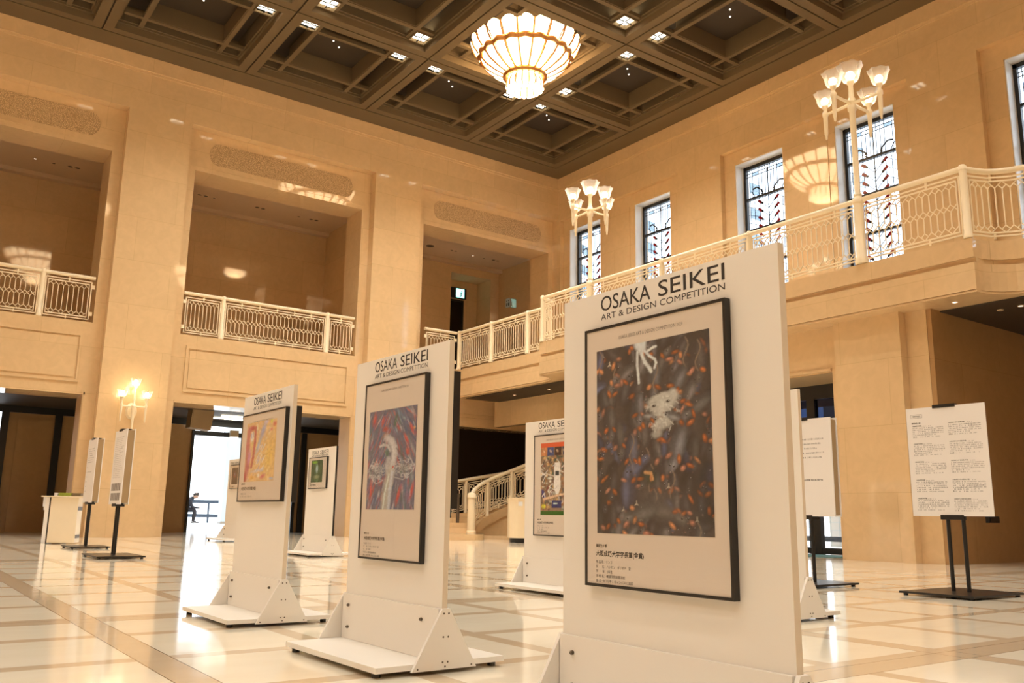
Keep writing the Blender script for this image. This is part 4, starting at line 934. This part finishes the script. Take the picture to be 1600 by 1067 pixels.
def print_reviews(bo, y, x, z, w, h):
    rg = np.random.RandomState(21)
    text('heading_lettering', '審査員講評', 'ink', bo, x + w * .085, z + h * .915, y, w * .105, h * .014, res=1)
    mb = MB()
    for (a, b, c, d) in ((.06, .21, .905, .907), (.06, .21, .938, .940), (.06, .063, .905, .94), (.207, .21, .905, .94)): mb.box(x + a * w, x + b * w, y - .0002, y, z + c * h, z + d * h)
    mb.build('heading_box', 'ink_grey', bo, local=True)
    text('heading_lettering', '■高校生の部', 'ink', bo, x + w * .07, z + h * .85, y, w * .115, h * .015, bold=.015, res=1)
    for colx, first in ((.075, .825), (.54, .835)):
        for i in range(5):
            zz = first - i * (.168 if colx < .5 else .172)
            text('heading_lettering', '大阪成蹊学園賞' if colx < .5 else '大阪成蹊大学学長賞(金賞)', 'ink', bo, x + w * colx, z + h * zz, y, w * (.12 if colx < .5 else .21), h * .0125, bold=.015, res=1)
            mb = MB(); marks(mb, x + w * (colx + .13 + (.1 if colx > .5 else 0)), x + w * (colx + .24 + (.06 if colx > .5 else 0)), z + h * zz, h * .007, y, rg, .7)
            for k in range(5): marks(mb, x + w * colx, x + w * (colx + (.40 if k < 4 else .22 + .1 * rg.rand())), z + h * (zz - .017 - .0165 * k), h * .0095, y, rg, .82)
            marks(mb, x + w * colx, x + w * (colx + .06), z + h * (zz - .102), h * .0125, y, rg, 1); marks(mb, x + w * (colx + .07), x + w * (colx + .36), z + h * (zz - .101), h * .008, y, rg, .7)
            mb.build('body_text', 'ink', bo, local=True)
def print_jury(bo, y, x, z, w, h):
    rg = np.random.RandomState(5); mb = MB()
    for colx in (.06, .52):
        for i in range(5): marks(mb, x + w * colx, x + w * (colx + .36 - .05 * (i % 3)), z + h * (.78 - i * .047), h * .016, y, rg, .95)
    mb.build('body_text', 'ink', bo, local=True)
    text('heading_lettering', '特別協賛', 'ink', bo, x + w * .34, z + h * .395, y, w * .13, h * .018, res=1, bold=.02)
    text('heading_lettering', '大阪成蹊大学芸術学部 同窓会 後援会', 'ink', bo, x + w * .34, z + h * .36, y, w * .50, h * .018, res=1, bold=.02)
    mb = MB(); marks(mb, x + w * .06, x + w * .4, z + h * .24, h * .015, y, rg, .95); marks(mb, x + w * .06, x + w * .42, z + h * .11, h * .013, y, rg, .95); mb.build('body_text', 'ink_grey', bo, local=True)
def print_list(bo, y, x, z, w, h):
    rg = np.random.RandomState(6); mb = MB()
    for i in range(7): marks(mb, x + w * .15, x + w * (.55 + .3 * rg.rand()), z + h * (.84 - i * .035), h * .013, y, rg, .9)
    for i in range(6): marks(mb, x + w * .12, x + w * (.2 + .5 * (i == 1)), z + h * (.55 - i * .075), h * .014, y, rg, .95)
    mb.build('body_text', 'ink', bo, local=True)
def print_jurors(bo, y, x, z, w, h):
    rg = np.random.RandomState(8); mb = MB()
    for i in range(22): marks(mb, x + w * .12, x + w * (.6 + .3 * rg.rand()), z + h * (.90 - i * .026), h * .011, y, rg, .85)
    mb.build('body_text', 'ink_grey', bo, local=True); mb = MB()
    for r_ in range(2):
        for k in range(6):
            px, pz = x + w * (.12 + .13 * k), z + h * (.05 + .13 * r_)
            mb.box(px, px + w * .10, y - .0003, y, pz, pz + h * .10)
    mb.build('portrait_photos', 'ink_grey', bo, local=True)
sign_stand('white sign with paragraphs of small text on a black two-pole stand, rightmost', 7.93, 4.165, 0, .690, 1.685, .735, (.66, .88), print_reviews, double=False)
sign_stand('white sign on a black stand in front of the glass entrance', 7.66, 5.54, 0, .672, 1.645, .73, (.62, .72), print_jury, poles=(-.06, .06))
sign_stand('white double sign with small portraits seen edge-on, below the wall lamp', 2.72, 12.93, 0, .700, 1.705, .70, (1.0, .60), print_jurors, poles=(-.06, .06))
sign_stand('white double sign with a text list seen edge-on, beside the lectern', 2.95, 16.13, 0, .735, 1.79, .72, (.85, .60), print_list, poles=(-.06, .06))
# ------------------------------------------------------------------ lectern table by the left doorway
P0 = at(96, 849, 2, 0); lx, ly = P0.x, P0.y
t = thing('lectern', 'cream lectern box standing left of the two edge-on signs', 'lectern', (lx, ly, 0), R(-20))
mb = MB(); mb.box(-.21, .25, -.22, .22, .02, .835); b = mb.build('body', 'lectern_cream', t, local=True)
mb = MB(); mb.box(.2505, .254, -.2, .2, .60, .67); mb.box(.2505, .254, -.2, .2, .10, .16); mb.build('hinge', 'screw', b, local=True)
mb = MB(); mb.box(-.30, -.235, -.22, .22, .0, .835); mb.build('side_panel', 'sign_board', t, local=True)
mb = MB(); mb.box(-.235, -.21, -.20, .20, .0, .835); mb.build('shadow_gap', 'door_black', t, local=True)
mb = MB(); mb.box(-.37, .37, -.27, .27, .838, .858); mb.build('table_top', 'lectern_cream', t, local=True)
mb = MB(); mb.box(-.34, -.30, -.22, -.12, .66, .8375); mb.box(-.325, -.305, -.2, -.14, .60, .66); mb.build('hanging_cloth', 'cloth_white', t, local=True)
for k, (dx, m, w, h, lab, nm) in enumerate(((-.15, 'sign_board', .06, .055, 'white folded card lying at the left end of the leaflets on the lectern', 'folded_card'), (.0, 'paper_green', .21, .06, 'stack of green leaflets on the lectern', 'leaflet_stack'), (.19, 'paper_brown', .15, .058, 'stack of brown printed leaflets on the lectern', 'leaflet_stack'))):
    q = Matrix.Rotation(R(-20), 3, 'Z') @ Vector((dx, -.05, 0)); mb = MB()
    n = 6
    for i in range(n): o = random.uniform(-.004, .004); mb.box(-w / 2 + o, w / 2 + o, -.12 + o, .12 + o, h * i / n, h * (i + .85) / n)
    o = mb.build(nm, m, None); o.location = (lx + q.x, ly + q.y, .858); o.rotation_euler = (0, 0, R(-20)); tag(o, lab, 'leaflets')

# ------------------------------------------------------------------ speaker and cameras under the lintel of the bright doorway
t = thing('ceiling_speaker', 'brown box speaker hanging under the lintel of the bright doorway', 'speaker', (7.15, 25.0, 2.52))
c1 = at(312, 655, 1, 24.4); t.location = (c1.x, 24.4, c1.z - .27)
mb = MB(); mb.prism([(-.30, .02), (.26, -.03), (.32, .56), (-.26, .60)], 'y', -.22, .22); mb.build('cabinet', 'speaker_tan', t, local=True)
mb = MB(); mb.prism([(-.27, .05), (.23, 0), (.29, .53), (-.23, .57)], 'y', -.235, -.22); mb.build('grille', 'speaker_tan', t, local=True)
mb = MB(); mb.tube([(0.02, 0, .57), (0.02, 0, 3.3 - t.location.z)], .03, 8); mb.box(-.08, .12, -.06, .06, .60, .66); mb.build('bracket', 'steel', t, local=True)
c2 = at(366, 680, 1, 26.6); t = thing('emergency_lamp', 'small brown lamp box under the black frame of the bright doorway', 'lamp', (c2.x, 26.62, c2.z - .1))
mb = MB(); mb.box(-.12, .12, -.07, .07, .05, .24); mb.build('case', 'speaker_tan', t, local=True)
mb = MB(); mb.box(-.11, .11, -.065, .065, .0, .05); mb.build('lens', 'pin_glow', t, local=True)
for zz, px in ((3.20, 634), (3.05, 645)):
    mb = MB(); mb.box(7.75, 9.75, 24.9 if px == 634 else 25.6, 24.98 if px == 634 else 25.68, 3.27, 3.31)
    o = mb.build('light_strip', 'downlight_glow'); tag(o, 'thin bright ceiling light strip behind the bright doorway, %s one' % ('nearer' if px == 634 else 'farther'), 'strip light', 'light strips of the doorway')

# ------------------------------------------------------------------ lobby beyond the bright doorway, with the seated person
mb = MB(); mb.add([(-10, 27.2, -.01), (60, 27.2, -.01), (60, 30, .165), (-10, 30, .165), (60, 75, .165), (-10, 75, .165)], [(0, 1, 2, 3), (3, 2, 4, 5)]); mb.add([(-10, 27.2, -.3), (60, 27.2, -.3)], [])
struct(mb, 'floor_lobby', 'outdoor_paving')
pp = at(302, 817, 2, .165); px_, py_ = pp.x, pp.y
ra, rb = at(310, 783.5, 1, 36.0), at(310, 805.5, 1, 36.0)
t = thing('glazed_barrier', 'dark horizontal rails of the lobby window behind the seated person', 'railing', (11, 36, .165))
mb = MB(); mb.box(6, 22, 35.95, 36.05, ra.z - .065, ra.z + .065); mb.build('upper_rail', 'rail_navy', t)
mb = MB(); mb.box(6, 22, 35.95, 36.05, rb.z - .065, rb.z + .065); mb.build('lower_rail', 'rail_navy', t)
for p in (325.5, 270, 392, 440):
    q = at(p, 795, 1, 36.0); mb = MB(); mb.box(q.x - .03, q.x + .03, 35.96, 36.04, .165, ra.z); mb.build('post', 'rail_navy', t)
q1, q2 = at(352, 645, 1, 33.5), at(373, 800, 1, 33.5)
t = thing('glass_column', 'pale bluish column standing in the lobby behind the cream panel', 'column', ((q1.x + q2.x) / 2, 33.5, .165))
mb = MB(); mb.box(-.32, .36, -.2, .2, 0, q1.z + .8); mb.build('shaft', 'pale_panel', t, local=True)
mb = MB(); mb.box(-.34, .38, -.21, .21, q1.z - .35, q1.z - .32); mb.box(-.34, .38, -.21, .21, 0, .08); mb.build('trim_band', 'steel', t, local=True)
t = thing('slatted_canopy', 'pale slatted canopy over the lobby outside the bright doorway', 'canopy', (14, 38, 6.2))
for k in range(14): mb = MB(); mb.box(-3.2, 5, k * .45 - .5, k * .45 - .28, 0, .16); mb.build('slat', 'pale_panel', t, local=True)
mb = MB(); mb.box(-.2, .2, -.5, 6, .16, .4); mb.build('beam', 'pale_panel', t, local=True)
for y in (-.3, 5.8): mb = MB(); mb.box(-.15, .15, y - .15, y + .15, .165 - 6.2, 0); mb.build('post', 'pale_panel', t, local=True)
def skinned(name, chains, m, parent, sub=2):
    """one continuous skinned surface: chains of (point, radius); chains share joints by equal points"""
    vs_, es, rs = [], [], []
    for ch in chains:
        prev = None
        for p, r in ch:
            p = tuple(round(c, 4) for c in p)
            if p in vs_: i = vs_.index(p)
            else: vs_.append(p); rs.append(r); i = len(vs_) - 1
            if prev is not None: es.append((prev, i))
            prev = i
    me = bpy.data.meshes.new(name); me.from_pydata(vs_, es, []); o = bpy.data.objects.new(name, me); col.objects.link(o)
    md = o.modifiers.new('skin', 'SKIN'); md.use_smooth_shade = True
    if not me.skin_vertices: 
        bm = bmesh.new(); bm.from_mesh(me); bm.verts.layers.skin.verify(); bm.to_mesh(me); bm.free()
    for i, r in enumerate(rs):
        sv = me.skin_vertices[0].data[i]; sv.radius = (r, r) if not isinstance(r, tuple) else r; sv.use_root = (i == 0)
    s2 = o.modifiers.new('sub', 'SUBSURF'); s2.levels = sub; s2.render_levels = sub
    bpy.context.view_layer.update()
    m2 = bpy.data.meshes.new_from_object(o.evaluated_get(dg())); bpy.data.objects.remove(o)
    m2.materials.clear(); m2.materials.append(M[m]); m2.polygons.foreach_set('use_smooth', [True] * len(m2.polygons))
    o = bpy.data.objects.new(name, m2); col.objects.link(o); o.parent = parent; return o
# seated figure: local x = the way they face (to the right in the photo)
def person():
    t = thing('person', 'person in dark clothes sitting bent forward, holding a folded paper', 'person', (px_ - .02, py_, .165), R(YAW + 21 - 90))
    hip = (-.33, 0, .52)
    body = [[(hip, (.17, .15)), ((-.27, 0, .66), (.17, .15)), ((-.19, 0, .81), (.19, .15)), ((-.12, 0, .90), (.14, .11)), ((-.055, 0, .955), (.065, .06)), ((-.02, 0, .985), (.055, .055))]]
    for s in (-1, 1):
        body.append([(hip, (.17, .15)), ((-.24, s * .10, .51), .11), ((0.0, s * .11, .48), .09), ((.035, s * .11, .44), .082), ((.025, s * .11, .26), .078), ((0, s * .10, .10), .062), ((.02, s * .10, .05), .045), ((.13, s * .11, .035), .035)])
        body.append([((-.19, 0, .81), (.19, .15)), ((-.17, s * .19, .84), .08), ((-.12, s * .23, .68), .066), ((-.04, s * .20, .58), .056), ((.12, s * .10, .57), .034), ((.17, s * .07, .57), .03)])
    b = skinned('body', body, 'cloth_navy', t)
    hd = MB(); hd.lathe([(0, -.12), (.05, -.10), (.07, -.03), (.075, .03), (.06, .09), (0, .12)], (0, 0, 0), 16); o = hd.build('head', 'skin', t, True, local=True); o.location = (.035, 0, 1.035); o.rotation_euler = (0, R(38), 0); o.scale = (1.25, 1.1, 1.1)
    nz = MB(); nz.tube([(.066, 0, .02), (.088, 0, -.02), (.07, 0, -.035)], [.008, .013, .008], 8); nz.build('nose', 'skin', o, True, local=True)
    for s in (-1, 1):
        ey = MB(); ey.lathe([(0, -.008), (.008, 0), (0, .008)], (.068, s * .028, .022), 8); ey.build('eye', 'hair', o, True, local=True)
        er = MB(); er.lathe([(0, -.025), (.014, 0), (0, .03)], (0, s * .072, 0), 8); er.build('ear', 'skin', o, True, local=True)
    mo = MB(); mo.tube([(.064, -.02, -.06), (.068, 0, -.058), (.064, .02, -.06)], .005, 6); mo.build('mouth', 'hair', o, True, local=True)
    hr = MB(); hr.lathe([(.078, .0), (.086, .04), (.07, .10), (.03, .13), (0, .135)], (-.014, 0, 0), 16, lambda a, r, z: (.004 * math.cos(5 * a), -.05 * (math.cos(a) < -.1))); h_ = hr.build('hair', 'hair', t, True, local=True); h_.location = o.location; h_.rotation_euler = o.rotation_euler; h_.scale = o.scale
    for s in (-1, 1):
        ch = [[((.15, s * .07, .57), .030), ((.20, s * .05, .57), (.034, .018)), ((.235, s * .045, .572), (.036, .016))]]
        for q in range(4): ch.append([((.235, s * .045, .572), (.036, .016)), ((.265, s * (.02 + .016 * q), .58), .009), ((.29, s * (.018 + .013 * q), .565 - .004 * q), .008), ((.296, s * (.018 + .012 * q), .545), .007)])
        ch.append([((.20, s * .05, .57), (.034, .018)), ((.225, s * .015, .59), .011), ((.25, s * .008, .592), .009)])
        skinned('hand', ch, 'skin', t, 1)
        sh = MB(); sh.grid(lambda u, v: (-.07 + .28 * u, s * .105 + (.045 * math.sin(math.pi * min(1, max(.12, u * .9 + .1)))) * math.cos(math.pi * v) * 1.1, .012 + .075 * (1 - u * .55) * math.sin(math.pi * v)), 10, 8); sh.build('shoe', 'shoe_white', t, True, local=True)
        so = MB(); so.prism([(-.075, s * .105 - .035), (.05, s * .105 - .045), (.17, s * .105 - .045), (.215, s * .105), (.17, s * .105 + .045), (.05, s * .105 + .045), (-.075, s * .105 + .035)], 'z', 0, .022); so.build('shoe_sole', 'shoe_dark', t, local=True)
    return t
person()
t = thing('magazine', 'folded paper held in the hands of the seated person', 'paper', (px_ + .2, py_, .74)); t.rotation_euler = (0, R(8), R(YAW + 21 - 90))
t.location = Vector((px_ - .02, py_, .165)) + Matrix.Rotation(R(YAW + 21 - 90), 3, 'Z') @ Vector((.34, 0, .548))
mb = MB(); mb.box(-.07, .09, -.11, .11, 0, .008); mb.box(-.06, .08, -.10, .10, .008, .014); mb.build('pages', 'speaker_tan', t, local=True)
t = thing('bench', 'dark bench under the seated person, mostly behind the wall', 'bench', Vector((px_, py_, .165)) + Matrix.Rotation(R(YAW + 21 - 90), 3, 'Z') @ Vector((-.55, 0, 0)), R(YAW + 21 - 90))
mb = MB(); mb.box(-.5, .28, -.45, .45, .30, .375); mb.build('seat', 'cloth_navy', t, local=True)
for x in (-.44, .20):
    for y in (-.38, .38): mb = MB(); mb.box(x - .03, x + .03, y - .03, y + .03, 0, .30); mb.build('leg', 'black_metal', t, local=True)

# ------------------------------------------------------------------ signs and fittings of the galleries
e1 = at(714, 458.5, 1, 27.42); t = thing('exit_sign', 'glowing green exit sign above the dark gallery door', 'exit sign', (e1.x, 27.42, e1.z - .2))
mb = MB(); mb.box(-.32, .36, -.10, 0, 0, .40); mb.build('case', 'door_black', t, local=True)
mb = MB(); mb.box(-.10, .26, -.11, -.10, .03, .37); g = mb.build('lit_face', 'exit_glow', t, local=True)
mb = MB(); mb.box(.10, .14, -.113, -.11, .08, .24); mb.box(.08, .17, -.113, -.11, .20, .24); mb.box(.13, .16, -.113, -.11, .25, .30); mb.box(.06, .12, -.113, -.11, .06, .10); mb.build('running_figure', 'mat_teal', t, local=True)
e2 = at(794, 474, 0, 18.33); t = thing('restroom_sign', 'small bluish restroom sign on the gallery wall right of the exit sign', 'sign', (18.33, e2.y, e2.z - .15))
mb = MB(); mb.box(-.02, 0.01, -.13, .13, 0, .34); mb.build('plate', 'pale_panel', t, local=True)
for s in (-1, 1):
    mb = MB(); mb.prism([(s * .06 - .03, .05), (s * .06 + .03, .05), (s * .06 + (.02 if s > 0 else .04), .17), (s * .06 - (.02 if s > 0 else .04), .17)], 'x', -.024, -.02); mb.lathe([(0, -.03), (.022, 0), (0, .03)], (-.022, s * .06, .24), 8); mb.build('figure', 'frame_black', t, local=True)
# little round fittings set in the soffits
def soffit_fitting(px, py, z, label, m='dark_soffit', r=.07, n=1, glow=False):
    p = at(px, py, 2, z)
    t = thing('soffit_downlight', label, 'ceiling light', (p.x, p.y, z), 0, 'small recessed fittings in the soffits')
    for k in range(n):
        mb = MB(); mb.lathe([(r * .8, -.001), (r, -.012), (r * 1.15, -.004), (r * 1.15, 0)], (k * r * 2.6, 0, 0), 14); mb.build('rim', 'plaster', t, local=True)
        mb = MB(); mb.lathe([(0, -.004), (r * .85, -.004)], (k * r * 2.6, 0, 0), 14); mb.build('lens', 'pin_glow' if glow else m, t, local=True)
ZG = 9.78
for px, py, lab, n, r, g in ((312, 304, 'pair of dark spots in the ceiling of the middle gallery, at its left end', 2, .07, 0), (335, 309.5, 'single dark spot in the ceiling of the middle gallery, left part', 1, .05, 0), (402, 324, 'pair of dark spots in the ceiling of the middle gallery, in its middle', 2, .07, 0), (467, 338.5, 'single dark spot in the ceiling of the middle gallery, right part', 1, .05, 0), (486, 342.5, 'pair of dark spots in the ceiling of the middle gallery, at its right end', 2, .07, 0),
    (55, 248, 'tiny lit spot in the ceiling of the left gallery', 1, .035, 1), (84, 255, 'single dark spot in the ceiling of the left gallery', 1, .05, 0), (110, 260, 'pair of dark spots in the ceiling of the left gallery', 2, .07, 0),
    (672, 384, 'flat round fitting in the ceiling of the right gallery, at its left end', 1, .17, 0), (706, 391, 'oval dark fitting in the ceiling of the right gallery', 2, .06, 0), (739, 399.5, 'tiny lit spot in the ceiling of the right gallery', 1, .035, 1), (756, 403.5, 'single dark spot in the ceiling of the right gallery', 1, .05, 0), (771, 406, 'pair of dark spots in the ceiling of the right gallery, at its right end', 2, .07, 0)):
    soffit_fitting(px, py, ZG - .001, lab, n=n, r=r, glow=bool(g))
for px, py, z, lab in ((1492, 472, 4.018, 'small lit spot under the gallery edge above the right sign'), (804, 617, 3.998, 'small lit spot under the gallery beside the nearest panel'), (1595, 477.5, 3.998, 'small lit spot in the dark passage ceiling at the right'), (858, 608, 3.998, 'small lit spot under the gallery, just left of the nearest panel'), (1563, 484, 3.998, 'dark spot in the passage ceiling at the right')):
    soffit_fitting(px, py, z, lab, r=.045, glow='lit' in lab)

# ------------------------------------------------------------------ curved stair under the gallery
v2 = Vector((.559, .829)); r2 = Vector((.829, -.559)); N0 = Vector((13.19, 20.16)); CC = N0 + r2 * 1.2
def arc(rad, th): return CC + (-r2 * math.cos(R(th)) + v2 * math.sin(R(th))) * rad
def zst(th): return .15 + .78 * th / 90
mb = MB()
nst = 8; TH1 = 122
for k in range(nst):
    a0, a1 = TH1 * k / nst, TH1 * (k + 1) / nst; z = zst(TH1 * (k + 1) / nst)
    p = [arc(1.24, a0), arc(1.24, (a0 + a1) / 2), arc(1.24, a1), arc(2.62, a1), arc(2.62, (a0 + a1) / 2), arc(2.62, a0)]
    mb.prism([(q.x, q.y) for q in p], 'z', 0, z)
t = thing('curved_staircase', 'curved stone staircase rising to the right under the gallery', 'staircase', (CC.x, CC.y, 0))
mb.build('steps', 'stone_x', t); ST = t
for rad, nm in ((1.2, 'inner_stringer'), (2.66, 'outer_stringer')):
    mb = MB(); n = 20; w = .09
    for k in range(n):
        a0, a1 = TH1 * k / n, TH1 * (k + 1) / n
        for (zl0, zl1, zu0, zu1, ww) in ((zst(a0) - .20 if k else 0.0, zst(a1) - .20, zst(a0) + .05, zst(a1) + .05, w), (0, 0, max(.02, zst(a0) - .2), zst(a1) - .2, w * .55)):
            i0, i1, o0, o1 = arc(rad - ww, a0), arc(rad - ww, a1), arc(rad + ww, a0), arc(rad + ww, a1)
            mb.add([(i0.x, i0.y, zl0), (o0.x, o0.y, zl0), (o1.x, o1.y, zl1), (i1.x, i1.y, zl1), (i0.x, i0.y, zu0), (o0.x, o0.y, zu0), (o1.x, o1.y, zu1), (i1.x, i1.y, zu1)], [(3, 2, 1, 0), (4, 5, 6, 7), (0, 1, 5, 4), (1, 2, 6, 5), (2, 3, 7, 6), (3, 0, 4, 7)])
    mb.build(nm, 'stone_x', t)
pl = [N0 - v2 * 1.5 - r2 * 2.6 + v2 * .0, N0 - v2 * 1.5 + r2 * .05]
for k in range(1, 7): a = R(15 * k); pl.append(N0 - v2 * (1.5 - .35 * (1 - math.cos(a))) + r2 * (.05 + .30 * math.sin(a)))
pl += [N0 + v2 * .3 + r2 * .35, N0 + v2 * .3 - r2 * 2.6]
mb = MB(); mb.prism([(q.x, q.y) for q in pl], 'z', 0, .15); mb.build('landing_step', 'stone_x', t)
mb = MB(); a, b = N0 + r2 * .3 - v2 * .25, N0 + r2 * 2.6 - v2 * .25; mb.prism([(q.x, q.y) for q in (a, b, b + v2 * .6, a + v2 * .6)], 'z', 0, .10); mb.build('plinth', 'stone_x', t)
def stair_rail(rad, ths, mids, label):
    full = [arc(rad, ths[0] + (ths[-1] - ths[0]) * k / 30) for k in range(31)]
    mb = MB(); mb.tube([(q.x, q.y, zst(ths[0] + (ths[-1] - ths[0]) * k / 30) + 1.0) for k, q in enumerate(full)], .055, 10); t = mb.build('handrail', 'rail_cream', ST, True); t['label'] = label
    for a0, a1 in zip(ths, ths[1:]):
        pts = [(*arc(rad, a0 + (a1 - a0) * k / 8), zst(a0 + (a1 - a0) * k / 8)) for k in range(9)]
        mb = MB(); infill(mb, pts, .12, .97, False); mb.build('lattice_panel', 'rail_cream', t)
    for a0 in mids: q = arc(rad, a0); mb = MB(); rail_post(mb, q, zst(a0) + .02, zst(a0) + 1.0, .045); mb.build('post', 'rail_cream', t, True)
    return t
sb = stair_rail(1.2, [2, 50, 86, 120], [50, 86], 'near curved cream railing of the stone staircase with its round newel post')
mb = MB(); mb.lathe([(0, .15), (.13, .15), (.13, .2), (.11, .22), (.11, 1.08), (.13, 1.09), (.13, 1.16), (.09, 1.22), (0, 1.24)], (N0.x, N0.y, 0), 18); mb.build('newel_post', 'rail_cream', sb, True)
stair_rail(2.66, [38, 58, 90, 120], [58, 90], 'far curved cream railing of the stone staircase, behind the near one')
# barrier posts at the foot of the stairs
def barrier(px, py, label, h, r, arm):
    p = at(px, py, 2, .15); t = thing('barrier_post', label, 'barrier post', (p.x, p.y, .15))
    mb = MB(); mb.lathe([(0, 0), (.17, .0), (.16, .02), (.05, .035), (0, .036)], (0, 0, 0), 20); mb.build('foot_plate', 'steel' if arm else 'black_metal', t, True, local=True)
    mb = MB(); mb.lathe([(r, .03), (r, h - .1), (r * 1.3, h - .09), (r * 1.3, h), (0, h)], (0, 0, 0), 14); mb.build('post', 'black_metal' if not arm else 'screw', t, True, local=True)
    if arm: mb = MB(); mb.tube([(0, 0, h - .14), (-.3, .15, h - .28), (-.6, .3, h - .42)], .025, 8); mb.build('belt', 'black_metal', t, True, local=True)
barrier(714.5, 832, 'dark barrier post with a belt at the foot of the staircase', 1.06, .045, True)
barrier(703, 831, 'thin black post with a flat foot beside the barrier post', .85, .018, False)
# counter with a rounded corner
c0 = at(794, 848, 2, 0); t = thing('reception_counter', 'cream reception counter with rounded corner and black plinth', 'counter', (c0.x, c0.y, 0))
q = [Vector((0, 0))]; out = []
A = Vector((c0.x, c0.y)); ux = r2; uy = v2
def cpt(u, w): p = A + ux * u + uy * w; return (p.x - c0.x, p.y - c0.y)
def outline(i):
    o = [cpt(.30 - (.30 - i) * math.cos(R(k * 15)), .30 - (.30 - i) * math.sin(R(k * 15)) ) for k in range(7)]
    return o + [cpt(1.5, i), cpt(1.5, .9), cpt(i, .9)]
mb = MB(); mb.prism(outline(0), 'z', .11, 1.02); mb.build('body', 'counter_cream', t, local=True)
mb = MB(); mb.prism(outline(.05), 'z', 0, .11); mb.build('plinth', 'door_black', t, local=True)
mb = MB(); mb.prism(outline(-.02), 'z', 1.02, 1.05); mb.build('counter_top', 'counter_cream', t, local=True)
p = cpt(.27, -.006); mb = MB(); mb.prism([cpt(.23, -.012), cpt(.33, -.012), cpt(.33, .0), cpt(.23, .0)], 'z', .86, .96); mb.build('notice_card', 'cloth_white', t, local=True)
mb = MB(); mb.box(12.5, 17.45, 22.88, 22.95, 0, 3.3); struct(mb, 'passage_shade_sheet', 'dark_door_and_shade')  # near-black sheet added across the opening in place of its unlit depth

# ------------------------------------------------------------------ side entrance with glass doors
g = thing('door_4', None, None, (14.6, 11.4, 0)); tag(g, kind='structure'); X0 = 14.60
mb = MB(); mb.box(X0 - .05, X0 + .05, 9.05, 13.7, 2.93, 3.2); mb.box(X0 - .04, X0 + .04, 9.05, 13.7, 2.46, 2.52); mb.box(X0 - .05, X0 + .05, 9.05, 9.16, 0, 3.2)
mb.box(X0 - .06, X0 + .06, 10.22, 10.40, 0, 2.95); mb.box(X0 - .05, X0 + .05, 11.55, 11.67, 0, 2.95); mb.box(X0 - .05, X0 + .05, 12.75, 12.87, 0, 2.95); mb.box(X0 - .05, X0 + .05, 9.05, 13.7, .02, .13); mb.build('frame', 'door_black', g)
mb = MB(); mb.box(X0 - .006, X0 + .006, 9.16, 13.7, .13, 2.46); mb.build('glass_pane', 'clear_glass', g)
mb = MB(); mb.box(X0 - .006, X0 + .006, 9.16, 13.7, 2.52, 2.93); mb.build('transom_pane', 'dusk_glass', g)
mb = MB(); mb.box(15.0, 40, -6, 24, -.25, -.02); struct(mb, 'floor_outside', 'outdoor_paving')
p1, p2 = at(1290, 842, 0, 19.0), at(1312, 838, 0, 19.0)
t = thing('street_railing', 'dark low railing outside the glass entrance', 'railing', (19, 12, -.02))
mb = MB(); mb.box(18.95, 19.05, 9, 20, p1.z - .06, p1.z + .06); mb.build('lower_rail', 'rail_navy', t)
for y in (12.0, 13.6, 15.2): mb = MB(); mb.box(18.95, 19.05, y - .05, y + .05, -.02, 1.3); mb.build('post', 'rail_navy', t)
p3 = at(1308, 720, 0, 20.5); t = thing('glass_block_screen', 'pale gridded screen wall outside the glass entrance', 'screen', (20.5, p3.y, -.02))
mb = MB(); mb.box(-.05, .05, -.75, .30, 0, 4.4); s_ = mb.build('panel', 'outdoor_paving', t, local=True)
mb = MB()
for k in range(22): mb.box(-.062, -.05, -.75, .30, .2 * k, .2 * k + .018)
for k in range(5): mb.box(-.062, -.05, -.75 + .25 * k, -.735 + .25 * k, 0, 4.4)
mb.build('grid_lines', 'pale_panel', s_, local=True)
o = MB().box(13.62, 14.5, 9.35, 13.0, 0, .012).build('door_mat', 'mat_teal'); tag(o, 'teal door mat inside the glass entrance', 'door mat')
p = at(1551, 812, 1, 6.97); t = thing('wall_box', 'small black box on the dark passage wall, behind the rightmost sign', 'box', (p.x, 7.0, p.z - .05))
mb = MB(); mb.box(-.16, .16, -.06, 0, 0, .10); mb.build('case', 'door_black', t, local=True); mb = MB(); mb.box(-.14, .14, -.066, -.06, .02, .08); mb.build('cover', 'black_metal', t, local=True)
